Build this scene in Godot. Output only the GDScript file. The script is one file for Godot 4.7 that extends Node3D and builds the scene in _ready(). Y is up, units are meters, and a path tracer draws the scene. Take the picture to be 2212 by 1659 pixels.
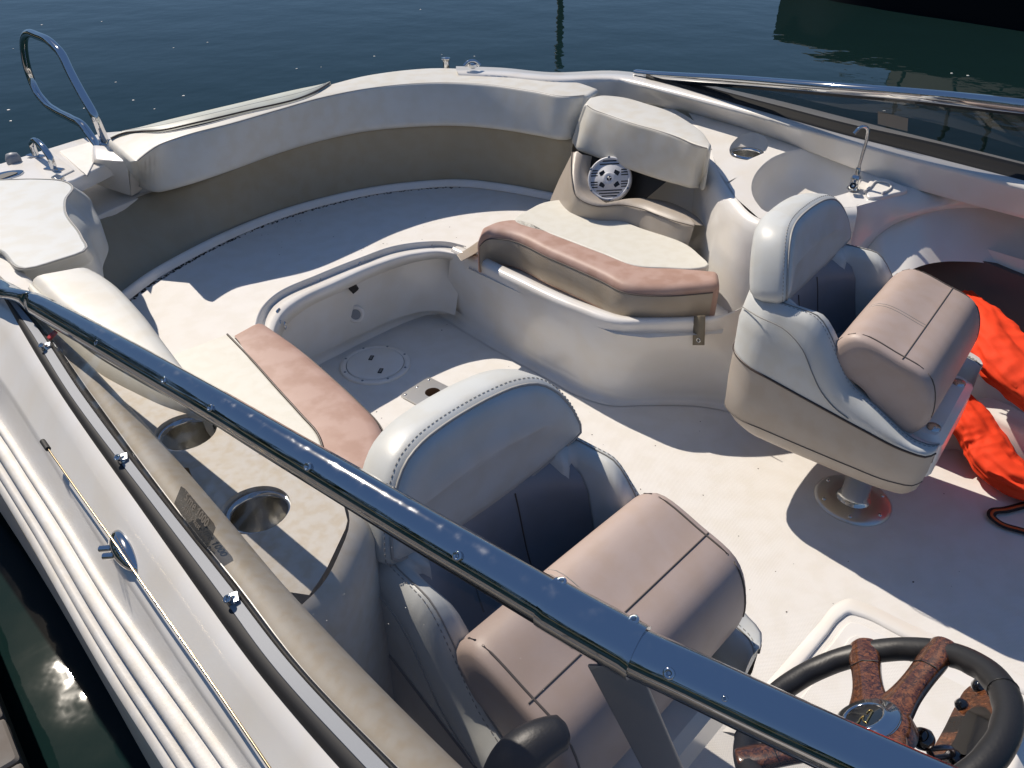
extends Node3D
# A motorboat cockpit seen from a dock. x = towards the bow, z = towards starboard, y = up, cockpit floor = 0.
const FPX := 1662.0
const CAM_H := 1.7
const WATER_Y := -0.35
var FW: Vector3
var RT: Vector3
var CT: float
var SNT: float
var M := {}
var names := {}
var rng := RandomNumberGenerator.new()

# ---------------------------------------------------------------- photo pixel -> place
func ray(x: float, y: float) -> Vector3:
	var r := (x - 1106.0) / FPX
	var v := -(y - 829.5) / FPX
	return RT * r + Vector3(0, v * CT - SNT, 0) + FW * (CT + v * SNT)
func P(x: float, y: float, h: float) -> Vector3:
	var d := ray(x, y)
	return Vector3(0, CAM_H, 0) + d * ((h - CAM_H) / d.y)
func PZ(x: float, y: float, z: float) -> Vector3:
	var d := ray(x, y)
	return Vector3(0, CAM_H, 0) + d * (z / d.z)
func PX(x: float, y: float, xx: float) -> Vector3:
	var d := ray(x, y)
	return Vector3(0, CAM_H, 0) + d * (xx / d.x)
# list of [x, y] (height h) or [x, y, own height]
func trc(a: Array, h := 0.0) -> Array:
	var o := []
	for p in a:
		o.append(P(p[0], p[1], p[2] if p.size() > 2 else h))
	return o

# ---------------------------------------------------------------- curves
func crv(p: Array, n: int, closed := false) -> Array:
	var m := p.size()
	var dense := []
	var segs := m if closed else m - 1
	for i in segs:
		var a: Vector3 = p[(i - 1 + m) % m] if closed else p[max(i - 1, 0)]
		var b: Vector3 = p[i]
		var c: Vector3 = p[(i + 1) % m]
		var d: Vector3 = p[(i + 2) % m] if closed else p[min(i + 2, m - 1)]
		for k in 10:
			dense.append(b.cubic_interpolate_in_time(c, a, d, k / 10.0, b.distance_to(c), -max(a.distance_to(b), 1e-4), b.distance_to(c) + max(c.distance_to(d), 1e-4)))
	dense.append(p[0] if closed else p[m - 1])
	var len := [0.0]
	for i in range(1, dense.size()):
		len.append(len[i - 1] + dense[i].distance_to(dense[i - 1]))
	var total: float = len[-1]
	var out := []
	var j := 0
	var cnt := n if closed else n - 1
	for i in n:
		var t := total * i / float(cnt)
		while j < dense.size() - 2 and len[j + 1] < t:
			j += 1
		var s: float = (t - len[j]) / max(len[j + 1] - len[j], 1e-9)
		out.append(dense[j].lerp(dense[j + 1], clampf(s, 0, 1)))
	return out
# resample by control-point index (keeps stations of several curves matched)
func crvi(p: Array, per: int) -> Array:
	var m := p.size()
	var out := []
	for i in m - 1:
		var a: Vector3 = p[max(i - 1, 0)]
		var b: Vector3 = p[i]
		var c: Vector3 = p[i + 1]
		var d: Vector3 = p[min(i + 2, m - 1)]
		for k in per:
			out.append(b.cubic_interpolate_in_time(c, a, d, k / float(per), b.distance_to(c), -max(a.distance_to(b), 1e-4), b.distance_to(c) + max(c.distance_to(d), 1e-4)))
	out.append(p[m - 1])
	return out
# carry a curve on beyond its end
func ext(a: Array, v := Vector3(1.3, 0, 0.03)) -> Array:
	a.append(a[-1] + v)
	return a
func shift(a: Array, v: Vector3) -> Array:
	var o := []
	for p in a: o.append(p + v)
	return o
func mixc(a: Array, b: Array, t: float, add := Vector3.ZERO) -> Array:
	var o := []
	for i in a.size(): o.append(a[i].lerp(b[i], t) + add)
	return o
# move a curve sideways in plan (left of its direction of travel is positive)
func side(a: Array, d: float, dy := 0.0, closed := false) -> Array:
	var o := []
	var n := a.size()
	for i in n:
		var t: Vector3 = (a[(i + 1) % n] - a[(i - 1 + n) % n]) if closed else (a[min(i + 1, n - 1)] - a[max(i - 1, 0)])
		t.y = 0
		t = t.normalized()
		o.append(a[i] + Vector3(t.z, 0, -t.x) * d + Vector3(0, dy, 0))
	return o

# ---------------------------------------------------------------- mesh makers
func ST() -> SurfaceTool:
	var st := SurfaceTool.new()
	st.begin(Mesh.PRIMITIVE_TRIANGLES)
	st.set_smooth_group(0)
	return st
func tri(st: SurfaceTool, a: Vector3, b: Vector3, c: Vector3) -> void:
	if (b - a).cross(c - a).length_squared() < 1e-18: return
	st.add_vertex(a); st.add_vertex(b); st.add_vertex(c)
func quad(st: SurfaceTool, a: Vector3, b: Vector3, c: Vector3, d: Vector3) -> void:
	tri(st, a, b, c); tri(st, a, c, d)
func loft(st: SurfaceTool, rows: Array, ring := false, groups := []) -> void:
	for i in rows.size() - 1:
		st.set_smooth_group(groups[i] if i < groups.size() else 0)
		var r0: Array = rows[i]
		var r1: Array = rows[i + 1]
		var n := r0.size()
		for j in (n if ring else n - 1):
			quad(st, r0[j], r0[(j + 1) % n], r1[(j + 1) % n], r1[j])
	st.set_smooth_group(0)
func fan(st: SurfaceTool, ring: Array, g := 0) -> void:
	st.set_smooth_group(g)
	var c := Vector3.ZERO
	for p in ring: c += p
	c /= ring.size()
	for j in ring.size():
		tri(st, c, ring[j], ring[(j + 1) % ring.size()])
	st.set_smooth_group(0)
func poly(st: SurfaceTool, ring: Array, g := 0) -> void:
	var pv := PackedVector2Array()
	for p in ring: pv.append(Vector2(p.x, p.z))
	var ix := Geometry2D.triangulate_polygon(pv)
	st.set_smooth_group(g)
	for k in range(0, ix.size(), 3):
		tri(st, ring[ix[k]], ring[ix[k + 1]], ring[ix[k + 2]])
	st.set_smooth_group(0)
func inset_dirs(ring: Array) -> Array:
	var n := ring.size()
	var area := 0.0
	for i in n:
		var a: Vector3 = ring[i]
		var b: Vector3 = ring[(i + 1) % n]
		area += a.x * b.z - b.x * a.z
	var o := []
	for i in n:
		var t: Vector3 = ring[(i + 1) % n] - ring[(i - 1 + n) % n]
		t.y = 0
		t = t.normalized()
		o.append(Vector3(-t.z, 0, t.x) * (1.0 if area > 0 else -1.0))
	return o
# a cushion or slab: closed outline of its top, going down by depth, top edge rounded by r, bottom edge by rb
func pad(st: SurfaceTool, ring: Array, depth: float, r: float, crown := 0.0, rb := 0.0) -> void:
	var d := inset_dirs(ring)
	var n := ring.size()
	var rows := []
	if rb > 0.0:
		for k in 4:
			var a := PI / 2 * k / 4.0
			var row := []
			for i in n: row.append(ring[i] + d[i] * rb * (1 - sin(a)) + Vector3(0, -depth + rb - rb * cos(a), 0))
			rows.append(row)
	var r0 := []
	for i in n: r0.append(ring[i] + Vector3(0, -depth + rb, 0))
	rows.append(r0)
	if depth - r - rb > 0.03:
		var rm := []
		for i in n: rm.append(ring[i] - d[i] * 0.004 + Vector3(0, lerpf(-depth + rb, -r, 0.5), 0))
		rows.append(rm)
	for k in 7:
		var a := PI / 2 * k / 6.0
		var row := []
		for i in n: row.append(ring[i] + d[i] * r * (1 - cos(a)) + Vector3(0, -r + r * sin(a), 0))
		rows.append(row)
	if crown != 0.0:
		for k in 3:
			var row := []
			for i in n: row.append(ring[i] + d[i] * (r + 0.012 * (k + 1)) + Vector3(0, crown * (1 - pow(1 - (k + 1) / 3.0, 2)), 0))
			rows.append(row)
	loft(st, rows, true)
	poly(st, rows[-1], 7)
	poly(st, rows[0], 8)
func round_corner(a: Vector3, b: Vector3, c: Vector3, r: float, k: int) -> Array:
	var u := (a - b)
	var w := (c - b)
	var p: Vector3 = b + u.normalized() * min(r, u.length() * 0.48)
	var q: Vector3 = b + w.normalized() * min(r, w.length() * 0.48)
	var o := []
	for i in k + 1:
		var t := i / float(k)
		o.append(p.lerp(b, t).lerp(b.lerp(q, t), t))
	return o
# sweep of a many-cornered section whose corners run along given curves; corners rounded, ends rounded
func strip(st: SurfaceTool, cs: Array, rad: Array, endr := 0.03) -> void:
	var n: int = cs[0].size()
	var m := cs.size()
	var rings := []
	for s in n:
		var ring := []
		for c in m:
			var r: float = rad[c]
			if r <= 0.0: ring.append(cs[c][s])
			else: ring.append_array(round_corner(cs[(c - 1 + m) % m][s], cs[c][s], cs[(c + 1) % m][s], r, 4))
		rings.append(ring)
	var cent := func(r: Array) -> Vector3:
		var c := Vector3.ZERO
		for p in r: c += p
		return c / r.size()
	if endr > 0.0:
		var pre := []
		var post := []
		for e in 2:
			var base: Array = rings[0] if e == 0 else rings[-1]
			var nxt: Array = rings[1] if e == 0 else rings[-2]
			var c0: Vector3 = cent.call(base)
			var dir: Vector3 = (c0 - cent.call(nxt)).normalized()
			for k in range(1, 6):
				var a := PI / 2 * k / 5.0
				var row := []
				for p in base:
					var v: Vector3 = p - c0
					var l := v.length()
					row.append(c0 + v * (max(l - endr * (1 - cos(a)), 0.001) / max(l, 0.001)) + dir * endr * sin(a))
				if e == 0: pre.push_front(row)
				else: post.append(row)
		rings = pre + rings + post
	loft(st, rings, true)
	fan(st, rings[0], 7)
	fan(st, rings[-1], 8)
func tube(st: SurfaceTool, path: Array, r: float, sides := 10, caps := true, closed := false, flat := 1.0) -> void:
	var n := path.size()
	var rings := []
	var up := Vector3.UP
	for i in n:
		var t: Vector3 = (path[(i + 1) % n] - path[(i - 1 + n) % n]) if closed else (path[min(i + 1, n - 1)] - path[max(i - 1, 0)])
		t = t.normalized()
		var x := up.cross(t)
		if x.length() < 0.05: x = Vector3.RIGHT.cross(t)
		x = x.normalized()
		var y := t.cross(x)
		if i > 0: up = y
		var ring := []
		for k in sides:
			var a := TAU * k / sides
			ring.append(path[i] + x * cos(a) * r + y * sin(a) * r * flat)
		rings.append(ring)
	if closed: rings.append(rings[0])
	loft(st, rings, true)
	if caps and not closed:
		fan(st, rings[0], 7); fan(st, rings[-1], 8)
# profile [[radius, height], ...] turned about the axis of frame b
func lathe(st: SurfaceTool, prof: Array, b: Transform3D, n := 32, groups := []) -> void:
	var rows := []
	for p in prof:
		var row := []
		for k in n:
			var a := TAU * k / n
			row.append(b * Vector3(p[0] * cos(a), p[1], p[0] * sin(a)))
		rows.append(row)
	loft(st, rows, true, groups)
func box(st: SurfaceTool, b: Transform3D, s: Vector3, c := 0.004) -> void:
	var ring := []
	for p in [[-1, -1], [1, -1], [1, 1], [-1, 1]]:
		ring.append(Vector3(p[0] * s.x / 2, s.y / 2, p[1] * s.z / 2))
	var rr := []
	for i in 4: rr.append_array(round_corner(ring[(i + 3) % 4], ring[i], ring[(i + 1) % 4], c * 1.5, 2))
	var rows := []
	for q in [[c, -s.y / 2], [0, -s.y / 2 + c], [0, s.y / 2 - c], [c, s.y / 2]]:
		var row := []
		for p in rr: row.append(b * Vector3(p.x * (1 - 2 * q[0] / s.x), q[1], p.z * (1 - 2 * q[0] / s.z)))
		rows.append(row)
	loft(st, rows, true, [1, 2, 3])
	fan(st, rows[0], 4); fan(st, rows[3], 5)
func frame_at(o: Vector3, y: Vector3, x := Vector3.RIGHT) -> Transform3D:
	y = y.normalized()
	var z := x.cross(y)
	if z.length() < 0.01: z = Vector3.BACK.cross(y)
	z = z.normalized()
	return Transform3D(Basis(y.cross(z), y, z), o)

# ---------------------------------------------------------------- objects
func numbered(s: String) -> String:
	if not names.has(s):
		names[s] = 0
		return s
	names[s] += 1
	return "%s_%03d" % [s, names[s]]
func thing(called: String, label: String, category: String, at := Vector3.ZERO, group := "") -> Node3D:
	var o := Node3D.new()
	o.name = numbered(called)
	add_child(o)
	o.position = at
	o.set_meta("label", label)
	o.set_meta("category", category)
	if group: o.set_meta("group", group)
	return o
# commits world-space geometry as one named mesh under parent (itself standing at world position)
func put(st: SurfaceTool, called: String, m: Material, parent: Node3D) -> MeshInstance3D:
	st.generate_normals()
	var o := MeshInstance3D.new()
	o.name = called
	o.mesh = st.commit()
	o.material_override = m
	parent.add_child(o, true)
	o.position = -origin_of(parent)
	return o
func origin_of(n: Node) -> Vector3:
	var p := Vector3.ZERO
	while n != self and n is Node3D:
		p += n.position
		n = n.get_parent()
	return p
# geometry in the parent's own frame
func putl(st: SurfaceTool, called: String, m: Material, parent: Node3D) -> MeshInstance3D:
	st.generate_normals()
	var o := MeshInstance3D.new()
	o.name = called
	o.mesh = st.commit()
	o.material_override = m
	parent.add_child(o, true)
	return o
func seam(path: Array, parent: Node3D, m: Material, r := 0.0016, called := "seam", local := false) -> MeshInstance3D:
	var st := ST()
	tube(st, path, r, 6)
	return putl(st, called, m, parent) if local else put(st, called, m, parent)

# ---------------------------------------------------------------- materials
func L(r: float, g: float, b: float) -> Color:
	return Color(r, g, b).linear_to_srgb()
func noise_img(freq: float, oct: int, seed_: int, size := 512, type := FastNoiseLite.TYPE_SIMPLEX_SMOOTH) -> Image:
	var n := FastNoiseLite.new()
	n.noise_type = type
	n.frequency = freq
	n.fractal_octaves = oct
	n.seed = seed_
	return n.get_seamless_image(size, size)
var tex := {}
# grey multiplier lo..1
func mottle(key: String, lo: float, freq: float, oct: int, seed_: int, tint := Color(1, 1, 1)) -> ImageTexture:
	if tex.has(key): return tex[key]
	var im := noise_img(freq, oct, seed_)
	im.convert(Image.FORMAT_RGBA8)
	for y in im.get_height():
		for x in im.get_width():
			var v := im.get_pixel(x, y).r
			var k: float = lerpf(lo, 1.0, smoothstep(0.15, 0.75, v))
			im.set_pixel(x, y, Color(lerpf(tint.r * lo, 1, (k - lo) / (1 - lo)), lerpf(tint.g * lo, 1, (k - lo) / (1 - lo)), lerpf(tint.b * lo, 1, (k - lo) / (1 - lo))))
	tex[key] = ImageTexture.create_from_image(im)
	return tex[key]
func bump(key: String, im: Image, strength: float) -> ImageTexture:
	if tex.has(key): return tex[key]
	im.convert(Image.FORMAT_RGBA8)
	im.bump_map_to_normal_map(strength)
	tex[key] = ImageTexture.create_from_image(im)
	return tex[key]
func mat(key: String, c: Color, rough: float, metal := 0.0, o := {}) -> StandardMaterial3D:
	var m := StandardMaterial3D.new()
	m.albedo_color = c
	m.roughness = rough
	m.metallic = metal
	m.uv1_triplanar = true
	m.uv1_world_triplanar = o.get("world", true)
	var s: float = o.get("scale", 2.0)
	m.uv1_scale = Vector3(s, s, s)
	if o.has("tex"): m.albedo_texture = o.tex
	if o.has("bump"):
		m.normal_enabled = true
		m.normal_texture = o.bump
		m.normal_scale = o.get("bs", 0.5)
	if o.has("coat"):
		m.clearcoat_enabled = true
		m.clearcoat = o.coat
		m.clearcoat_roughness = o.get("coatr", 0.15)
	if o.has("spec"): m.metallic_specular = o.spec
	if o.has("tex2"):
		m.detail_enabled = true
		m.detail_blend_mode = BaseMaterial3D.BLEND_MODE_MUL
		m.detail_uv_layer = BaseMaterial3D.DETAIL_UV_2
		m.detail_albedo = o.tex2
		m.uv2_triplanar = true
		m.uv2_world_triplanar = o.get("world", true)
		var s2: float = o.get("scale2", 1.5)
		m.uv2_scale = Vector3(s2, s2, s2)
	M[key] = m
	return m
func make_materials() -> void:
	var grain := bump("grain", noise_img(0.05, 3, 3), 2.0)
	var skid := Image.create(256, 256, false, Image.FORMAT_RGBA8)
	for y in 256:
		for x in 256:
			var a := absf(sin((x + y) * TAU / 64.0)) * absf(sin((x - y) * TAU / 64.0))
			skid.set_pixel(x, y, Color(a, a, a))
	var skidn := bump("skid", skid, 4.0)
	var soft := mottle("soft", 0.98, 0.010, 4, 11, Color(1.0, 0.985, 0.96))
	var dirty := mottle("dirty", 0.982, 0.014, 5, 21, Color(1.0, 0.995, 0.985))
	var stain := mottle("stain", 0.92, 0.008, 5, 31, Color(1.0, 0.96, 0.93))
	mat("gelcoat", L(0.735, 0.72, 0.695), 0.32, 0.0, {"tex": soft, "scale": 0.9, "coat": 0.5, "coatr": 0.12})
	mat("side_gelcoat", L(0.74, 0.73, 0.71), 0.28, 0.0, {"tex": soft, "scale": 1.1, "coat": 0.5, "coatr": 0.1})
	mat("nonskid", L(0.71, 0.69, 0.66), 0.6, 0.0, {"scale": 22.0, "bump": skidn, "bs": 0.7, "tex2": dirty, "scale2": 1.3})
	mat("shelf", L(0.62, 0.58, 0.52), 0.5, 0.0, {"tex": mottle("shelfm", 0.965, 0.03, 5, 41, Color(1, 0.97, 0.92)), "scale": 2.2})
	mat("coaming", L(0.50, 0.45, 0.375), 0.5, 0.0, {"tex": mottle("shelfm", 0.965, 0.03, 5, 41, Color(1, 0.99, 0.97)), "scale": 2.2})
	mat("vinyl_white", L(0.64, 0.63, 0.585), 0.42, 0.0, {"tex2": soft, "scale2": 2.0, "scale": 9.0, "bump": grain, "bs": 0.22})
	mat("vinyl_cream", L(0.66, 0.645, 0.58), 0.5, 0.0, {"tex2": dirty, "scale2": 2.4, "scale": 9.0, "bump": grain, "bs": 0.22})
	mat("vinyl_grey", L(0.56, 0.58, 0.575), 0.4, 0.0, {"tex2": soft, "scale2": 2.0, "scale": 9.0, "bump": grain, "bs": 0.22})
	mat("vinyl_slate", L(0.21, 0.23, 0.27), 0.42, 0.0, {"tex2": soft, "scale2": 2.0, "scale": 9.0, "bump": grain, "bs": 0.22})
	mat("cup_steel", L(0.62, 0.61, 0.58), 0.24, 1.0)
	mat("vinyl_taupe", L(0.40, 0.355, 0.31), 0.45, 0.0, {"tex2": soft, "scale2": 2.0, "scale": 9.0, "bump": grain, "bs": 0.22})
	mat("vinyl_olive", L(0.33, 0.295, 0.22), 0.45, 0.0, {"tex2": soft, "scale2": 2.0, "scale": 9.0, "bump": grain, "bs": 0.22})
	mat("vinyl_khaki", L(0.36, 0.31, 0.25), 0.45, 0.0, {"tex2": soft, "scale2": 2.0, "scale": 9.0, "bump": grain, "bs": 0.22})
	mat("vinyl_pink", L(0.44, 0.295, 0.245), 0.55, 0.0, {"tex2": stain, "scale2": 2.2, "scale": 9.0, "bump": grain, "bs": 0.22})
	mat("vinyl_tan", L(0.43, 0.345, 0.31), 0.5, 0.0, {"tex2": soft, "scale2": 2.4, "scale": 9.0, "bump": grain, "bs": 0.22})
	mat("sunpad", L(0.40, 0.43, 0.40), 0.5, 0.0, {"tex": soft, "scale": 2.0})
	mat("decal", L(0.22, 0.20, 0.17), 0.7)
	mat("grime", L(0.045, 0.03, 0.02), 0.95)
	mat("dust", L(0.5, 0.48, 0.45), 0.9)
	mat("seam", L(0.09, 0.075, 0.065), 0.6)
	mat("stitch", L(0.26, 0.25, 0.235), 0.7)
	mat("piping", L(0.045, 0.03, 0.025), 0.4)
	mat("pale_piping", L(0.35, 0.34, 0.32), 0.45)
	mat("chrome", L(0.60, 0.61, 0.62), 0.06, 1.0)
	var rc := mat("rail_chrome", L(0.50, 0.51, 0.53), 1.0, 1.0, {"scale": 3.0, "bump": grain, "bs": 0.02})
	var ri := noise_img(0.02, 5, 55)
	ri.convert(Image.FORMAT_RGBA8)
	for y in 512:
		for x in 512:
			var v: float = lerpf(0.05, 0.16, smoothstep(0.45, 0.9, ri.get_pixel(x, y).r))
			ri.set_pixel(x, y, Color(v, v, v))
	rc.roughness_texture = ImageTexture.create_from_image(ri)
	mat("steel", L(0.60, 0.60, 0.59), 0.16, 1.0)
	mat("brushed", L(0.62, 0.61, 0.59), 0.33, 1.0, {"bump": grain, "bs": 0.1, "scale": 6.0})
	mat("alu", L(0.23, 0.25, 0.28), 0.5, 0.0)
	mat("dark_alu", L(0.22, 0.24, 0.27), 0.32, 0.9)
	mat("rubber", L(0.014, 0.014, 0.015), 0.68)
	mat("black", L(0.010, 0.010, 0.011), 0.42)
	mat("leather", L(0.014, 0.014, 0.015), 0.45, 0.0, {"bump": grain, "bs": 0.3, "scale": 6.0})
	mat("gloss_black", L(0.006, 0.006, 0.007), 0.06, 0.0, {"coat": 1.0, "coatr": 0.03})
	mat("shade_dark_lining", L(0.11, 0.09, 0.085), 0.95)  # shade of the locker interior put into the colour
	mat("core_wood", L(0.20, 0.125, 0.07), 0.8)
	mat("speaker_white", L(0.62, 0.63, 0.66), 0.45)
	mat("rubrail", L(0.62, 0.61, 0.59), 0.5, 0.0, {"tex": soft, "scale": 3.0, "bump": grain, "bs": 0.2})
	mat("orange", L(0.82, 0.060, 0.018), 0.75, 0.0, {"bump": grain, "bs": 0.25, "scale": 12.0, "spec": 0.3})
	mat("orange_stripe", L(0.55, 0.10, 0.02), 0.7)
	mat("webbing", L(0.015, 0.013, 0.013), 0.8)
	mat("strap_tan", L(0.20, 0.17, 0.12), 0.7)
	mat("gold", L(0.75, 0.55, 0.22), 0.25, 1.0)
	mat("brass_rod", L(0.62, 0.50, 0.32), 0.22, 1.0)
	mat("red_tag", L(0.6, 0.05, 0.05), 0.5)
	mat("foam", L(0.7, 0.7, 0.66), 0.7)
	mat("pile", L(0.05, 0.045, 0.03), 0.9, 0.0, {"tex": stain, "scale": 1.0})
	mat("dock", L(0.16, 0.15, 0.14), 0.85, 0.0, {"tex": stain, "scale": 1.5})
	mat("foliage", L(0.045, 0.085, 0.025), 0.8)
	mat("bank", L(0.10, 0.10, 0.055), 0.9, 0.0, {"tex": stain, "scale": 0.3})
	mat("dark_hull", L(0.006, 0.007, 0.010), 0.5, 0.0, {"spec": 0.3})
	mat("dark_cabin", L(0.022, 0.022, 0.019), 0.6)
	# burl wood: domain-warped noise
	var wn := FastNoiseLite.new(); wn.seed = 5; wn.frequency = 0.012; wn.fractal_octaves = 4
	wn.domain_warp_enabled = true; wn.domain_warp_amplitude = 60; wn.domain_warp_frequency = 0.012
	var wi := wn.get_seamless_image(512, 512)
	wi.convert(Image.FORMAT_RGBA8)
	var dk := L(0.012, 0.005, 0.004); var md := L(0.070, 0.024, 0.011); var lt := L(0.21, 0.080, 0.030)
	for y in 512:
		for x in 512:
			var v := wi.get_pixel(x, y).r
			v = fposmod(v * 3.2, 1.0)
			wi.set_pixel(x, y, dk.lerp(md, smoothstep(0.1, 0.4, v)).lerp(lt, smoothstep(0.5, 0.95, v)))
	mat("burl", Color(1, 1, 1), 0.25, 0.0, {"tex": ImageTexture.create_from_image(wi), "scale": 6.0, "coat": 1.0, "coatr": 0.04})
	# panes
	var g := mat("pane", Color(0.16, 0.13, 0.095, 0.26), 0.03)
	g.transparency = BaseMaterial3D.TRANSPARENCY_ALPHA
	g.uv1_triplanar = false
	var g2 := mat("tinted_pane", Color(0.08, 0.075, 0.065, 0.6), 0.03)
	g2.transparency = BaseMaterial3D.TRANSPARENCY_ALPHA
	g2.uv1_triplanar = false
	var g3 := mat("sticker", Color(0.16, 0.16, 0.155, 0.8), 0.5)
	g3.transparency = BaseMaterial3D.TRANSPARENCY_ALPHA
	var g4 := mat("sticker_print", Color(0.45, 0.42, 0.38), 0.6)
	# water
	var wm := noise_img(0.006, 5, 77, 1024)
	var w := mat("water", L(0.006, 0.018, 0.018), 0.025, 0.0, {"bump": bump("waves", wm, 14.0), "bs": 0.065, "scale": 0.085})
	w.metallic_specular = 0.26

# ================================================================= SCENE
func _ready() -> void:
	rng.seed = 7
	var az := deg_to_rad(42.0)
	var pitch := deg_to_rad(35.0)
	FW = Vector3(-cos(az), 0, -sin(az))
	RT = Vector3(sin(az), 0, -cos(az))
	CT = cos(pitch); SNT = sin(pitch)
	var cam := Camera3D.new()
	cam.name = "camera"
	add_child(cam)
	cam.fov = rad_to_deg(2 * atan(829.5 / FPX))
	cam.near = 0.03
	cam.far = 900.0
	var fwd := FW * CT + Vector3(0, -SNT, 0)
	cam.look_at_from_position(Vector3(0, CAM_H, 0), Vector3(0, CAM_H, 0) + fwd)
	cam.current = true
	var we := WorldEnvironment.new()
	we.name = "environment"
	var env := Environment.new()
	env.background_mode = Environment.BG_SKY
	var sky := Sky.new()
	var sm := ProceduralSkyMaterial.new()
	sm.sky_top_color = Color(0.36, 0.49, 0.69)
	sm.sky_horizon_color = Color(0.55, 0.69, 0.83)
	sm.sky_curve = 0.15
	sm.ground_bottom_color = Color(0.08, 0.10, 0.10)
	sm.ground_horizon_color = Color(0.35, 0.42, 0.46)
	sm.sky_energy_multiplier = 0.84
	sky.sky_material = sm
	env.sky = sky
	env.tonemap_mode = Environment.TONE_MAPPER_LINEAR
	env.tonemap_exposure = 1.1
	env.sdfgi_enabled = true
	env.ssao_enabled = true
	env.ssil_enabled = true
	we.environment = env
	add_child(we)
	var sun := DirectionalLight3D.new()
	sun.name = "sun"
	sun.light_energy = 1.5
	sun.light_color = Color(1.0, 0.955, 0.895)
	sun.light_angular_distance = 0.5
	sun.shadow_enabled = true
	add_child(sun)
	var el := deg_to_rad(47.0)
	var sdir := Vector3(-cos(el), sin(el), 0.02).normalized()
	sun.look_at_from_position(sdir * 20.0, Vector3.ZERO)
	make_materials()
	surroundings()
	boat()
	bench_cushions()
	helm_chairs()
	windshield_near()
	windshield_far()
	console_fittings()
	deck_fittings()
	floor_fittings()
	helm()
	gear()

# ---------------------------------------------------------------- water, dock, other boat
func surroundings() -> void:
	var w := MeshInstance3D.new()
	var pm := PlaneMesh.new()
	pm.size = Vector2(700, 700)
	w.name = "water"
	w.mesh = pm
	w.material_override = M.water
	add_child(w)
	w.position = Vector3(0, WATER_Y, 0)
	w.set_meta("kind", "structure")
	# flecks of foam drifting on the water
	var st := ST()
	for i in 30:
		var px := rng.randf_range(-100, 1050) if i < 25 else rng.randf_range(1000, 2200)
		var py := rng.randf_range(-20, 300)
		var c := P(px, py, WATER_Y + 0.004)
		var r := rng.randf_range(0.004, 0.016)
		var ring := []
		for k in 7:
			var a := TAU * k / 7
			ring.append(c + Vector3(cos(a) * r * rng.randf_range(0.6, 1.3), 0, sin(a) * r * rng.randf_range(0.5, 1.2)))
		pad(st, ring, 0.006, 0.002)
	var f := put(st, "foam_flecks", M.foam, self)
	f.set_meta("label", "white foam flecks drifting on the dark water beyond the boat")
	f.set_meta("category", "foam")
	f.set_meta("kind", "stuff")
	# mooring pile, seen only as a reflection
	var d := (RT * 0.0566 + FW).normalized() * 20.0
	var t := thing("mooring_pile", "tall thin mooring pile standing in open water, mirrored as a wavy dark line", "pile", Vector3(d.x, WATER_Y, d.z))
	st = ST()
	var b := Transform3D(Basis(), Vector3.ZERO)
	lathe(st, [[0.085, -1.0], [0.085, 0.2], [0.08, 2.3], [0.075, 2.42], [0.0, 2.45]], b, 14)
	putl(st, "post", M.pile, t)
	st = ST()
	lathe(st, [[0.095, 2.1], [0.095, 2.16], [0.08, 2.17], [0.08, 2.09], [0.095, 2.1]], b, 14)
	putl(st, "band", M.dark_alu, t)
	# dark moored boat beyond
	var wl := trc([[1690, -22], [1730, -14], [1800, 2], [2000, 33], [2212, 66], [2600, 125], [3100, 200]], WATER_Y)
	var base: Vector3 = wl[3]
	var o := thing("moored_boat", "large dark hulled boat moored across the water, mostly mirrored in it", "boat", base)
	var away := (RT * 0.45 + FW).normalized()
	away.y = 0
	var k := crv(wl, 40)
	st = ST()
	loft(st, [shift(k, Vector3(0, -0.5, 0)), shift(k, Vector3(0, 0.35, 0) - away * 0.06), shift(k, Vector3(0, 0.78, 0) - away * 0.16), shift(k, Vector3(0, 0.80, 0)), shift(k, Vector3(0, 0.80, 0) + away * 3.0), shift(k, Vector3(0, -0.5, 0) + away * 3.0)], false, [1, 1, 2, 3, 4])
	put(st, "hull", M.dark_hull, o)
	st = ST()
	tube(st, shift(k, Vector3(0, 0.74, 0) - away * 0.17), 0.03, 8)
	put(st, "rub_rail", M.rubber, o)
	st = ST()
	var kc := k.slice(12, 34)
	loft(st, [shift(kc, Vector3(0, 0.80, 0) + away * 0.6), shift(kc, Vector3(0, 1.35, 0) + away * 0.8), shift(kc, Vector3(0, 1.42, 0) + away * 1.0), shift(kc, Vector3(0, 1.42, 0) + away * 2.4)], false, [1, 2, 3])
	put(st, "cabin", M.dark_cabin, o)
	for i in [13, 17, 20, 27]:
		st = ST()
		var q: Vector3 = k[i] + away * 0.25
		tube(st, [q + Vector3(0, 0.7, 0), q + Vector3(0.02, 2.0, 0.01)], 0.035, 8)
		put(st, "post", M.rubber, o)
	st = ST()
	tube(st, shift(k.slice(8, 36), Vector3(0, 1.15, 0) + away * 0.12), 0.016, 8)
	put(st, "hand_rail", M.steel, o)
	wooded_shore()
	# dock on the starboard side, below the camera
	var dk := thing("dock", "weathered grey timber dock along the starboard side of the boat", "dock", Vector3(-1.5, WATER_Y, 0.9))
	for i in 46:
		st = ST()
		box(st, Transform3D(Basis(), Vector3(-5.0 + i * 0.145 + 1.5, -0.02 - WATER_Y, 0.0)), Vector3(0.138, 0.04, 1.4), 0.006)
		putl(st, "plank", M.dock, dk)
	st = ST()
	box(st, Transform3D(Basis(), Vector3(-0.3, -0.12 - WATER_Y, -0.66)), Vector3(6.8, 0.16, 0.06), 0.01)
	putl(st, "fender_beam", M.rubber, dk)

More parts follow.
